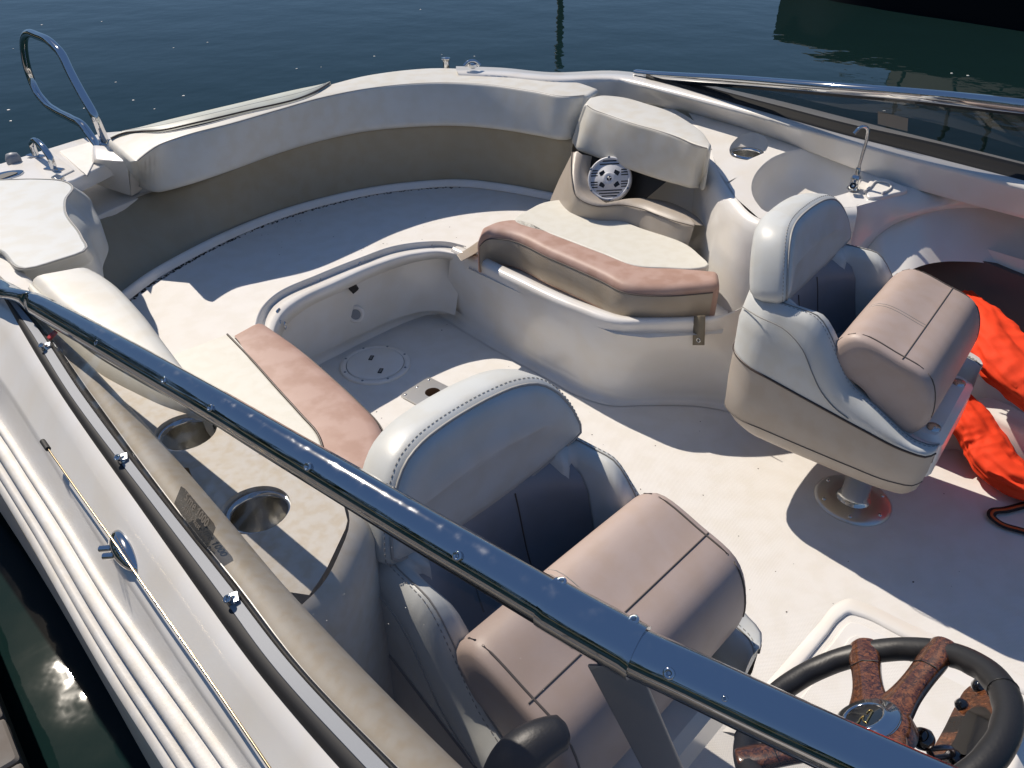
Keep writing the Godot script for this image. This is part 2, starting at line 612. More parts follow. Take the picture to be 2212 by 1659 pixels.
# ---------------------------------------------------------------- the boat itself
var olive_bot := []
var panel_t := []
var panel_b := []
var CO := Vector3(0, 0.77, -2.75)
var CN := Vector3(0, 1, 0.2)
# a spot on the console top, which slopes down towards the cockpit
func PC(x: float, y: float, up := 0.0) -> Vector3:
	return hit(x, y, CO + Vector3(0, up, 0), CN)
func tpc(a: Array, up := 0.0) -> Array:
	var o := []
	for p in a: o.append(PC(p[0], p[1], up))
	return o
func annulus(st: SurfaceTool, outer: Array, hole: Array, n := 56, tilted := false) -> Array:
	var c := Vector3.ZERO
	for p in hole: c += p
	c /= hole.size()
	var rows := []
	for ring in [outer, hole]:
		var row := []
		for k in n:
			var a := TAU * k / n
			var dir := Vector2(cos(a), sin(a))
			var best := 0.0
			for i in ring.size():
				var p := Vector2(ring[i].x - c.x, ring[i].z - c.z)
				var q := Vector2(ring[(i + 1) % ring.size()].x - c.x, ring[(i + 1) % ring.size()].z - c.z)
				var e := q - p
				var den := dir.cross(e)
				if absf(den) < 1e-9: continue
				var t := p.cross(e) / den
				var s := p.cross(dir) / den
				if t > 0 and s >= -1e-6 and s <= 1.000001: best = max(best, t)
			var zz := c.z + dir.y * best
			row.append(Vector3(c.x + dir.x * best, CO.y - CN.z * (zz - CO.z) if tilted else hole[0].y, zz))
		rows.append(row)
	loft(st, rows, true, [3])
	return rows[1]

var B: Node3D
func boat() -> void:
	B = thing("motorboat", "white open motorboat with beige moulded cockpit, moored beside a dock", "boat", Vector3(-1.5, WATER_Y, -1.4))
	var st: SurfaceTool
	# ---- hull skin
	st = ST()
	var L0 := crvi(trc([[-420, 480], [-200, 765], [0, 1065], [117, 1266], [233, 1469], [353, 1659], [560, 2010]], 0.62), 6)
	ext(L0, Vector3(1.0, 0, 0))
	var rows := [L0]
	for q in [[0.0, 0.3], [-0.06, -0.2], [-0.4, -0.6], [-1.35, -0.75]]:
		var row := []
		for p in L0: row.append(Vector3(p.x, q[1], p.z + q[0]))
		rows.append(row)
	for q in [[-2.4, -0.6], [-2.58, -0.2], [-2.68, 0.3], [-2.72, 0.60]]:
		var row := []
		for p in L0: row.append(Vector3(p.x, q[1], -0.03 + q[0]))
		rows.append(row)
	loft(st, rows)
	put(st, "hull", M.side_gelcoat, B)
	# ---- rub rail: ridges that run along the starboard edge
	var a0 := trc([[-200, 775], [0, 1065], [57, 1159], [117, 1266], [233, 1469], [353, 1659], [520, 1940]], 0.62)
	var a1 := trc([[-200, 700], [0, 912], [70, 1018], [133, 1113], [233, 1273], [510, 1659], [700, 1930]], 0.715)
	a0 = ext(crv(a0, 60), Vector3(1.0, 0, 0)); a1 = ext(crv(a1, 60), Vector3(1.0, 0, 0))
	var prof := [[0.0, 0.0, 0.0], [0.02, 0.2, 0.004], [0.04, 0.215, -0.012], [0.06, 0.24, -0.004], [0.10, 0.34, 0.012], [0.12, 0.44, 0.010], [0.14, 0.49, -0.006], [0.16, 0.52, -0.004], [0.19, 0.62, 0.014], [0.22, 0.72, 0.013], [0.25, 0.79, 0.0], [0.27, 0.83, -0.006], [0.30, 0.87, 0.004], [0.32, 0.93, 0.004], [0.34, 0.97, -0.006], [0.36, 1.0, -0.01]]
	rows = []
	for q in prof:
		var row := []
		for i in a0.size(): row.append(a0[i].lerp(a1[i], q[1]) + Vector3(0, q[2] * 0.8, q[2] * 0.8))
		rows.append(row)
	st = ST(); loft(st, rows)
	put(st, "rub_rail", M.rubrail, B)
	# ---- starboard side deck
	var e0 := crv(trc([[-200, 690], [0, 908], [70, 1014], [133, 1109], [233, 1269], [510, 1655], [700, 1926]], 0.705), 60)
	var e1 := crv(trc([[-200, 610], [0, 822], [93, 965], [197, 1136], [300, 1293], [433, 1496], [547, 1659], [730, 1930]], 0.775), 60)
	var e2 := crv(trc([[-200, 480], [0, 630], [43, 706], [133, 853], [300, 1100], [433, 1279], [567, 1459], [737, 1659], [960, 1930]], 0.855), 60)
	var e3 := crv(trc([[-150, 470], [32, 644], [93, 706], [200, 853], [388, 1106], [520, 1270], [650, 1439], [862, 1659], [1130, 1920]], 0.862), 60)
	for e in [e0, e1, e2, e3]: ext(e, Vector3(1.0, 0, 0))
	st = ST()
	loft(st, [e0, mixc(e0, e1, 0.88, Vector3(0, -0.004, 0)), mixc(e0, e1, 0.97, Vector3(0, 0.004, 0)), mixc(e1, e2, 0.06, Vector3(0, 0.004, 0)), mixc(e1, e2, 0.14, Vector3(0, 0.002, 0)), mixc(e1, e2, 0.6, Vector3(0, 0.008, 0)), e2, e3])
	put(st, "side_deck", M.side_gelcoat, B)
	# ---- padded coaming strip under the near windshield
	var c1 := crv(trc([[40, 640], [110, 735], [147, 773], [240, 846], [313, 920], [477, 1103], [650, 1306], [837, 1500], [997, 1659], [1200, 1850]], 0.815), 60)
	ext(c1, Vector3(1.0, 0, 0))
	st = ST()
	var e3b := shift(e3, Vector3(0, -0.004, 0))
	loft(st, [e3b, mixc(e3b, c1, 0.35, Vector3(0, 0.022, 0)), mixc(e3b, c1, 0.7, Vector3(0, 0.026, 0)), mixc(e3b, c1, 0.9, Vector3(0, 0.016, 0)), mixc(e3b, c1, 0.985, Vector3(0, 0.003, 0)), shift(c1, Vector3(0, -0.08, -0.005)), shift(c1, Vector3(0, -0.4, 0.03))])
	put(st, "coaming_strip", M.coaming, B)
	# ---- cup shelf, in two pieces round the two cup wells
	st = ST()
	var hs := 0.80
	var hole1 := ellipse_px(400, 932, 66, 34, hs)
	var hole2 := ellipse_px(552, 1100, 74, 44, hs)
	var oA := trc([[100, 745], [147, 776], [240, 849], [313, 923], [395, 1012], [470, 1005], [560, 985], [600, 950], [450, 880], [370, 845], [200, 775]], hs)
	var oB := trc([[395, 1012], [477, 1106], [600, 1250], [650, 1310], [700, 1240], [752, 1130], [735, 1060], [680, 1000], [600, 950], [560, 985], [470, 1005]], hs)
	var r1 := annulus(st, oA, hole1)
	var r2 := annulus(st, oB, hole2)
	for r in [r1, r2]:
		var low := []
		var c := P(408, 941, hs - 0.018) if r == r1 else P(561, 1110, hs - 0.018)
		var cr := (P(474, 941, hs - 0.018) - P(342, 941, hs - 0.018)).length() * 0.47 if r == r1 else (P(633, 1110, hs - 0.018) - P(489, 1110, hs - 0.018)).length() * 0.47
		for p in r: low.append(c + Vector3(p.x - c.x, 0, p.z - c.z).normalized() * cr)
		loft(st, [r, shift(mixc(r, low, 0.1), Vector3(0, -0.006, 0)), mixc(r, low, 0.35, Vector3(0, -0.012, 0)), low], true)
	# rounded end of the shelf going down to the floor
	var se := crv(trc([[650, 1308], [690, 1270], [735, 1190], [755, 1130], [740, 1070], [690, 1005], [600, 948]], hs), 24)
	loft(st, [se, side(se, -0.02, -0.012), side(se, -0.035, -0.05), side(se, -0.04, -0.25), side(se, -0.02, -0.8)])
	put(st, "cup_shelf", M.shelf, B)
	# ---- cockpit floor
	st = ST()
	var sh := []
	var sc := P(935, 851, 0.0)
	for k in 40: sh.append(sc + Vector3(cos(TAU * k / 40) * 0.030, 0, sin(TAU * k / 40) * 0.030))
	annulus(st, [Vector3(-3.3, 0, -0.12), Vector3(1.4, 0, -0.12), Vector3(1.4, 0, -2.72), Vector3(-3.3, 0, -2.72)], sh, 240)
	put(st, "cockpit_floor", M.nonskid, B)
	# ---- bench base top (U-shaped)
	var hb := 0.37
	olive_bot = trc([[60, 820], [140, 755], [215, 690], [275, 640], [330, 600], [400, 560], [500, 510], [600, 470], [700, 440], [800, 418], [900, 405], [985, 400], [1100, 412], [1180, 427], [1225, 436]], hb)
	var ob := crvi(olive_bot, 5)
	st = ST()
	var ridge := trc([[551, 705], [556, 684], [566, 664], [597, 634], [687, 593], [780, 556], [849, 532], [919, 522], [965, 522], [1004, 531]], hb + 0.012)
	var rc := crv(ridge, 60)
	var top := []
	top.append_array(side(ob, 0.0))
	top.append_array(trc([[1150, 470], [1090, 510], [1020, 545], [1012, 556]], hb))
	var rb := rc.duplicate(); rb.reverse()
	for p in rb: top.append(p - Vector3(0, 0.012, 0))
	top.append_array(trc([[562, 735], [640, 800], [745, 905], [780, 960], [770, 1050], [700, 1200], [560, 1200], [300, 1000], [130, 860]], hb))
	poly(st, top)
	put(st, "bench_top", M.nonskid, B)
	st = ST()
	poly(st, trc([[1150, 475], [1250, 450], [1420, 490], [1600, 580], [1560, 720], [1400, 730], [1330, 722], [1250, 690], [1100, 622], [1010, 580]], hb - 0.045))
	put(st, "seat_recess", M.gelcoat, B)
	# gutter lip at the foot of the backrest
	st = ST()
	var g0 := side(ob, 0.0, 0.03)
	var sgn := 1.0 if side([ob[40], ob[41]], 1.0)[0].distance_to(P(800, 560, hb)) < ob[40].distance_to(P(800, 560, hb)) else -1.0
	loft(st, [g0, side(ob, 0.012 * sgn, 0.034), side(ob, 0.022 * sgn, 0.026), side(ob, 0.027 * sgn, 0.003)])
	put(st, "gutter_lip", M.gelcoat, B)
	# grime that has collected along the gutter
	st = ST()
	var gl := side(ob, 0.031 * sgn, 0.0)
	for i in 420:
		var f := rng.randf() * rng.randf_range(0.3, 1.0) * (gl.size() - 24) + 12
		var c: Vector3 = gl[int(f)].lerp(gl[int(f) + 1], f - floor(f)) + Vector3(rng.randf_range(-0.008, 0.008), 0.0005, rng.randf_range(-0.008, 0.008))
		fleck(st, c, rng.randf_range(0.002, 0.007))
	var gr := put(st, "grime", M.grime, B)
	gr.set_meta("kind", "stuff")
	# specks of dirt trodden into the floor and bench
	st = ST()
	for i in 150:
		var q := P(rng.randf_range(760, 2150), rng.randf_range(700, 1330), 0.0006) if i < 100 else P(rng.randf_range(560, 1000), rng.randf_range(430, 560), 0.3706)
		fleck(st, q, rng.randf_range(0.0008, 0.0032))
	gr = put(st, "dirt_specks", M.grime, B)
	gr.set_meta("kind", "stuff")
	# rim round the open locker: two lips with a channel between, fascia below
	st = ST()
	var l2o := crv(trc([[570, 716], [574, 694], [582, 676], [600, 654], [641, 629], [711, 600], [803, 562], [896, 538], [954, 533], [990, 540]], hb - 0.012), 60)
	var l2i := crv(trc([[590, 730], [594, 705], [602, 688], [618, 668], [654, 643], [722, 612], [810, 574], [898, 549], [952, 544], [992, 551]], hb - 0.012), 60)
	var fb := crv(trc([[600, 760], [605, 735], [612, 716], [627, 694], [660, 668], [732, 632], [820, 592], [898, 566], [950, 559], [990, 564]], hb - 0.05), 60)
	loft(st, [shift(mixc(rc, l2o, -0.25), Vector3(0, -0.011, 0)), shift(mixc(rc, l2o, -0.12), Vector3(0, -0.002, 0)), rc, mixc(rc, l2o, 0.18, Vector3(0, -0.002, 0)), mixc(rc, l2o, 0.42, Vector3(0, -0.022, 0)), mixc(rc, l2o, 0.85, Vector3(0, -0.02, 0)), mixc(rc, l2o, 0.93, Vector3(0, -0.006, 0)), shift(l2o, Vector3(0, 0.002, 0)), mixc(l2o, l2i, 0.9, Vector3(0, 0.002, 0)), shift(l2i, Vector3(0, -0.003, 0)), fb, shift(mixc(fb, l2o, 0.6), Vector3(0, -0.006, 0))])
	put(st, "locker_rim", M.gelcoat, B)
	# recessed panel below the rim
	st = ST()
	var pt := crv(trc([[590, 790], [600, 745], [640, 690], [732, 640], [820, 592], [898, 566], [950, 559], [987, 566]], hb - 0.06), 40)
	pt = side(pt, -0.05 * sgn)
	var pb := crv(trc([[560, 830], [620, 795], [680, 768], [780, 721], [873, 682], [919, 672], [947, 672], [983, 681]], 0.05), 40)
	panel_t = pt; panel_b = pb
	loft(st, [pt, mixc(pt, pb, 0.5, Vector3(0, 0, 0)), pb, shift(pb, Vector3(-0.02, 0.0, -0.005))], false, [0, 0, 2])
	put(st, "locker_panel", M.gelcoat, B)
	st = ST()
	var kb := crv(trc([[560, 850], [640, 812], [699, 783], [803, 730], [896, 689], [925, 680], [990, 690], [1010, 700]], 0.0), 40)
	loft(st, [kb, side(kb, -0.015 * sgn, 0.02), shift(side(pb, -0.01 * sgn), Vector3(0, 0.02, 0))])
	put(st, "kick_strip", M.gelcoat, B)
	# ---- port bench front wall with its ledge, swelling into the console foot
	var wt := crvi(trc([[975, 538], [1003, 551], [1100, 598], [1250, 666], [1342, 695], [1400, 696], [1480, 694], [1545, 690], [1600, 668]], hb), 6)
	var wb := crvi(trc([[960, 672], [982, 686], [1090, 750], [1200, 810], [1268, 847], [1330, 866], [1420, 866], [1520, 868], [1640, 890]], 0.0), 6)
	st = ST()
	loft(st, [shift(wt, Vector3(0, -0.05, -0.062)), shift(wt, Vector3(0, -0.006, -0.05)), shift(wt, Vector3(0, 0.003, -0.042)), shift(wt, Vector3(0, 0.004, -0.012)), shift(wt, Vector3(0, -0.003, 0)), shift(wt, Vector3(0, -0.014, 0.004)), mixc(wt, wb, 0.5), mixc(wt, wb, 0.88, Vector3(0, -0.002, -0.004)), mixc(wt, wb, 0.95, Vector3(0, -0.006, 0.006)), mixc(wt, wb, 0.985, Vector3(0, -0.002, 0.022)), shift(wb, Vector3(0, 0.003, 0.045))])
	put(st, "bench_wall", M.gelcoat, B)
	# starboard bench front
	var sb := crvi(trc([[566, 742], [640, 802], [745, 908], [778, 962], [768, 1052], [700, 1200]], hb), 6)
	st = ST()
	loft(st, [shift(sb, Vector3(0, 0.0, 0.05)), sb, shift(sb, Vector3(0, -0.02, -0.003)), shift(sb, Vector3(0, -0.38, -0.0))], false, [1, 0, 0])
	put(st, "bench_front", M.gelcoat, B)
	port_console(B)
	transom(B)

func ellipse_px(cx: float, cy: float, rx: float, ry: float, h: float, n := 40) -> Array:
	# a round hole of the size the picture gives it, lying flat at height h
	var c := P(cx, cy, h)
	var r := (P(cx + rx, cy, h) - P(cx - rx, cy, h)).length() / 2
	var o := []
	for k in n:
		var a := TAU * k / n
		o.append(c + Vector3(cos(a) * r, 0, sin(a) * r))
	return o

func port_console(B: Node3D) -> void:
	var st := ST()
	var hc := 0.77
	# port gunwale: hull edge -> flat deck -> inner crest -> inner wall -> fold
	var k1 := crvi(trc([[985, 152], [1080, 154], [1190, 163], [1340, 162, 0.86], [1440, 178, 0.862], [1585, 211, 0.862], [1950, 305, 0.862], [2400, 420, 0.865]], 0.85), 8)
	var k0 := crvi(trc([[985, 143], [1080, 146], [1190, 156], [1335, 153, 0.845], [1437, 166, 0.845], [1580, 194, 0.845], [1945, 284, 0.845], [2400, 398, 0.85]], 0.835), 8)
	var k2 := crvi(trc([[990, 160], [1085, 164], [1195, 174], [1335, 172, 0.856], [1425, 195, 0.858], [1580, 236, 0.858], [1950, 335, 0.858], [2400, 452, 0.86]], 0.845), 8)
	var k3 := crvi(trc([[1000, 230, 0.72], [1090, 232, 0.72], [1200, 240, 0.72], [1330, 215, 0.77], [1475, 240], [1605, 276], [1950, 400], [2400, 520]], hc), 8)
	var kk := crvi(tpc([[1330, 215], [1475, 240], [1605, 276], [1950, 400], [2400, 520]]), 8)
	for i in kk.size(): k3[k3.size() - kk.size() + i] = kk[i]
	for k in [k0, k1, k2, k3]: ext(k)
	loft(st, [shift(k0, Vector3(0, -0.25, -0.06)), shift(k0, Vector3(0, -0.03, -0.015)), k0, k1, mixc(k1, k2, 0.5, Vector3(0, 0.003, 0)), k2, mixc(k2, k3, 0.12, Vector3(0, -0.004, 0)), mixc(k2, k3, 0.85), mixc(k2, k3, 0.96, Vector3(0, -0.003, 0)), k3])
	put(st, "port_gunwale", M.gelcoat, B)
	# console top, in pieces round the cup well and the basin
	st = ST()
	var hole := crv(tpc([[1576, 328], [1586, 304], [1606, 290], [1633, 287], [1654, 297], [1659, 315], [1647, 335], [1616, 348], [1590, 344]]), 36, true)
	var oA := tpc([[1440, 228], [1475, 234], [1551, 251], [1625, 274], [1690, 296], [1668, 330], [1615, 366], [1572, 398], [1553, 372], [1531, 312], [1500, 262], [1465, 240]])
	var basin := crv(tpc([[1623, 402], [1642, 362], [1675, 337], [1722, 323], [1775, 327], [1825, 344], [1858, 366], [1864, 386], [1845, 410], [1800, 425], [1740, 438], [1692, 456], [1658, 458], [1634, 437]]), 56, true)
	var oB := tpc([[1572, 398], [1615, 366], [1668, 330], [1690, 296], [1722, 306], [1780, 320], [1840, 340], [1895, 364], [1890, 400], [1850, 446], [1800, 450], [1740, 462], [1690, 486], [1640, 472], [1590, 428]])
	var rA := annulus(st, oA, hole, 56, true)
	var rB := annulus(st, oB, basin, 72, true)
	poly(st, tpc([[1895, 364], [1930, 376], [1975, 394], [1990, 406], [1963, 414], [1900, 432], [1850, 446], [1890, 400]]), 3)
	poly(st, tpc([[1530, 340], [1600, 352], [1670, 322], [1700, 305], [1700, 322], [1640, 362], [1605, 420], [1600, 440], [1556, 395]], -0.005), 4)
	# cup well
	var cc := PC(1614, 334, -0.022)
	var low := []
	for p in rA:
		var v: Vector3 = p - cc; v.y = 0
		low.append(cc + v.normalized() * 0.056)
	loft(st, [rA, mixc(rA, low, 0.06, Vector3(0, -0.004, 0)), mixc(rA, low, 0.3, Vector3(0, -0.01, 0)), low], true)
	# basin bowl
	var bc := PC(1745, 390)
	rows_bowl(st, rB, bc, [[1.0, 0.0], [0.985, -0.004], [0.965, -0.014], [0.93, -0.045], [0.86, -0.085], [0.70, -0.115], [0.4, -0.13], [0.15, -0.134]])
	# rounded outer edge and column down to the floor
	var ke := crvi(tpc([[1440, 228], [1500, 262], [1531, 312], [1553, 372], [1590, 428], [1640, 472], [1690, 486], [1740, 462], [1800, 450], [1850, 446]]), 6)
	var base := crvi(trc([[1400, 560], [1440, 620], [1470, 690], [1490, 760], [1520, 835], [1590, 868], [1660, 860], [1710, 820], [1760, 780], [1800, 760]], 0.0), 6)
	var out := 1.0 if side(ke, 0.1)[20].distance_to(P(1400, 500, hc)) < side(ke, -0.1)[20].distance_to(P(1400, 500, hc)) else -1.0
	loft(st, [ke, side(ke, 0.016 * out, -0.006), side(ke, 0.028 * out, -0.02), side(ke, 0.036 * out, -0.045), side(ke, 0.04 * out, -0.09), mixc(side(ke, 0.04 * out, -0.09), base, 0.5), base])
	put(st, "console", M.gelcoat, B)
	# shoulder above the cabin arch
	st = ST()
	var s0 := crvi(tpc([[1740, 462], [1800, 450], [1850, 446], [1900, 431], [1963, 413], [1990, 406], [2050, 414], [2128, 425], [2240, 443], [2400, 475]]), 6)
	var s1 := crvi(trc([[1800, 640, 0.40], [1850, 560, 0.53], [1888, 510, 0.61], [1925, 483, 0.65], [1975, 463, 0.69], [2042, 448, 0.712], [2080, 445, 0.72], [2108, 445, 0.722], [2212, 453, 0.72], [2400, 480, 0.72]]), 6)
	ext(s0); ext(s1)
	loft(st, [s0, mixc(s0, s1, 0.1, Vector3(0, 0.004, 0)), mixc(s0, s1, 0.5, Vector3(0, 0.012, 0.005)), mixc(s0, s1, 0.9, Vector3(0, 0.006, 0.006)), s1, shift(s1, Vector3(0, -0.01, -0.012))])
	# recessed face inside the arch, down to the opening
	var s2 := shift(s1, Vector3(0, -0.012, -0.03))
	var s3 := crvi(trc([[1850, 720, 0.28], [1885, 660, 0.42], [1915, 620, 0.50], [1945, 597, 0.53], [1975, 580, 0.55], [2042, 565, 0.565], [2080, 565, 0.565], [2108, 566, 0.565], [2212, 583, 0.555], [2400, 625, 0.54]]), 6)
	ext(s3)
	loft(st, [shift(s1, Vector3(0, -0.01, -0.012)), s2, mixc(s2, s3, 0.5, Vector3(0, 0, -0.01)), s3, shift(s3, Vector3(0, 0.004, -0.05))], false, [1, 2, 2, 3])
	put(st, "cabin_arch", M.gelcoat, B)
	# locker behind the arch, its lining coloured dark for the shade inside
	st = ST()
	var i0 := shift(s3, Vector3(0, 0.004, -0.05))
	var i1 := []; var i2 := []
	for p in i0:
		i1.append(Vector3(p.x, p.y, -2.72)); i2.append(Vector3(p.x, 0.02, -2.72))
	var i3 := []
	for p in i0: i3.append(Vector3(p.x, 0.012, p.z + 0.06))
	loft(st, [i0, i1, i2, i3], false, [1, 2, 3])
	put(st, "locker_lining", M.shade_dark_lining, B)
	# threshold of the opening
	st = ST()
	var th := crvi(trc([[2030, 900, 0.17], [2110, 880, 0.17], [2212, 925, 0.17], [2400, 990, 0.17]]), 6)
	ext(th)
	loft(st, [shift(th, Vector3(0, -0.02, -0.12)), th, shift(th, Vector3(0, -0.02, 0.012)), shift(th, Vector3(0, -0.17, 0.02))])
	put(st, "sill", M.gelcoat, B)

func rows_bowl(st: SurfaceTool, ring: Array, c: Vector3, prof: Array) -> void:
	var rows := []
	for q in prof:
		var row := []
		for p in ring: row.append(c + (p - c) * q[0] + Vector3(0, q[1], 0))
		rows.append(row)
	loft(st, rows, true)
	fan(st, rows[-1], 0)

func transom(B: Node3D) -> void:
	var st := ST()
	var hd := 0.72
	# stern deck
	var deck := trc([[-260, 420], [-120, 388], [0, 353], [73, 330], [160, 303], [222, 286], [260, 283], [300, 286], [420, 259], [560, 226], [700, 196], [800, 174], [870, 164], [985, 162], [985, 176], [880, 184], [600, 252], [330, 330], [250, 345], [205, 366], [160, 388], [100, 405], [-100, 460], [-260, 500]], hd)
	pad(st, deck, 0.05, 0.008)
	put(st, "stern_deck", M.gelcoat, B)
	st = ST()
	var hp := trc([[-200, 415], [-30, 372], [60, 344], [115, 331], [160, 366], [120, 386], [0, 420], [-160, 465]], hd + 0.006)
	pad(st, hp, 0.008, 0.004)
	put(st, "deck_hatch", M.gelcoat, B)
	st = ST()
	var np := trc([[128, 326], [215, 300], [225, 318], [205, 345], [188, 378], [172, 366]], hd + 0.005)
	pad(st, np, 0.006, 0.003)
	put(st, "deck_pad", M.nonskid, B)
	# moulded block beside the walkthrough
	st = ST()
	var f := [P(203, 342, 0.745), P(276, 347, 0.745), P(284, 424, 0.57), P(178, 388, 0.62)]
	var bk := Vector3(-0.16, 0.0, -0.05)
	var rr := []
	for i in 4: rr.append_array(round_corner(f[(i + 3) % 4], f[i], f[(i + 1) % 4], 0.012, 3))
	var r2 := []
	for p in rr: r2.append(p + bk)
	var c: Vector3 = (f[0] + f[1] + f[2] + f[3]) / 4
	var r0 := []
	for p in rr: r0.append(c + (p - c) * 0.95 + Vector3(0.008, 0, 0.002))
	loft(st, [r0, rr, r2], true, [0, 0])
	fan(st, r0, 5)
	var g := [f[1] + Vector3(0.004, -0.004, 0), P(302, 352, 0.72), P(308, 412, 0.57), f[2]]
	quad(st, g[0], g[1], g[2], g[3])
	put(st, "corner_block", M.gelcoat, B)
	st = ST()
	var stp := trc([[120, 400], [178, 368], [300, 385], [345, 415], [300, 428], [255, 446], [205, 470], [150, 500]], 0.565)
	pad(st, stp, 0.03, 0.006)
	put(st, "walkthrough_step", M.nonskid, B)
	# starboard quarter coaming
	st = ST()
	var q0 := trc([[-220, 520], [0, 536], [60, 590], [120, 660], [60, 690], [0, 640], [-220, 560]], 0.80)
	pad(st, q0, 0.1, 0.015)
	put(st, "quarter_coaming", M.gelcoat, B)

func wooded_shore() -> void:
	# trees on the bank behind the dock: only their image in the polished rails is seen
	var st := ST()
	var fn := FastNoiseLite.new(); fn.seed = 9; fn.frequency = 0.11
	for i in 4200:
		var along := rng.randf_range(0, 150)
		var x := -along * 0.9 + 60.0
		var zc := rng.randf_range(0, 7)
		var hmax := 7.5 + 4.0 * fn.get_noise_1d(x) + 2.0 * fn.get_noise_1d(x * 5.0 + 40)
		var y := hmax * pow(rng.randf(), 0.7) * (1.0 - 0.03 * zc)
		var c := Vector3(x, WATER_Y + 0.6 + y, 26 + zc + y * 0.1 - 20.0 * smoothstep(0.0, -60.0, x))
		var r := rng.randf_range(0.35, 0.9)
		var u := Vector3(rng.randf_range(-1, 1), rng.randf_range(-0.6, 0.6), rng.randf_range(-1, 1)).normalized()
		var v := u.cross(Vector3(rng.randf_range(-1, 1), rng.randf_range(-1, 1), rng.randf_range(-1, 1))).normalized()
		tri(st, c - u * r, c + u * r, c + v * r * 1.2)
		tri(st, c - v * r, c + v * r, c + u.cross(v) * r)
	var f := put(st, "wooded_shore", M.foliage, self)
	f.set_meta("label", "dark green wooded bank behind the dock, mirrored in the polished rail")
	f.set_meta("category", "trees")
	f.set_meta("kind", "stuff")
	st = ST()
	var rows := []
	for q in [[24.0, -0.6], [26.5, 0.2], [29.0, 0.8], [60.0, 2.5]]:
		var row := []
		for k in 30: row.append(Vector3(-90 + k * 6.0, WATER_Y + q[1] + 0.15 * sin(k * 1.7), q[0] - 4.0 + sin(k * 0.8) * 0.8 - 20.0 * smoothstep(0.0, -60.0, -90 + k * 6.0)))
		rows.append(row)
	loft(st, rows)
	var g := put(st, "river_bank", M.bank, self)
	g.set_meta("kind", "structure")
	g.set_meta("label", "grassy earth bank behind the dock")

func fleck(st: SurfaceTool, c: Vector3, r: float) -> void:
	var ring := []
	for k in 6:
		var a := TAU * k / 6 + rng.randf() * 0.6
		ring.append(c + Vector3(cos(a) * r * rng.randf_range(0.5, 1.3), 0, sin(a) * r * rng.randf_range(0.5, 1.3)))
	for k in 6: tri(st, c + Vector3(0, r * 0.3, 0), ring[k], ring[(k + 1) % 6])

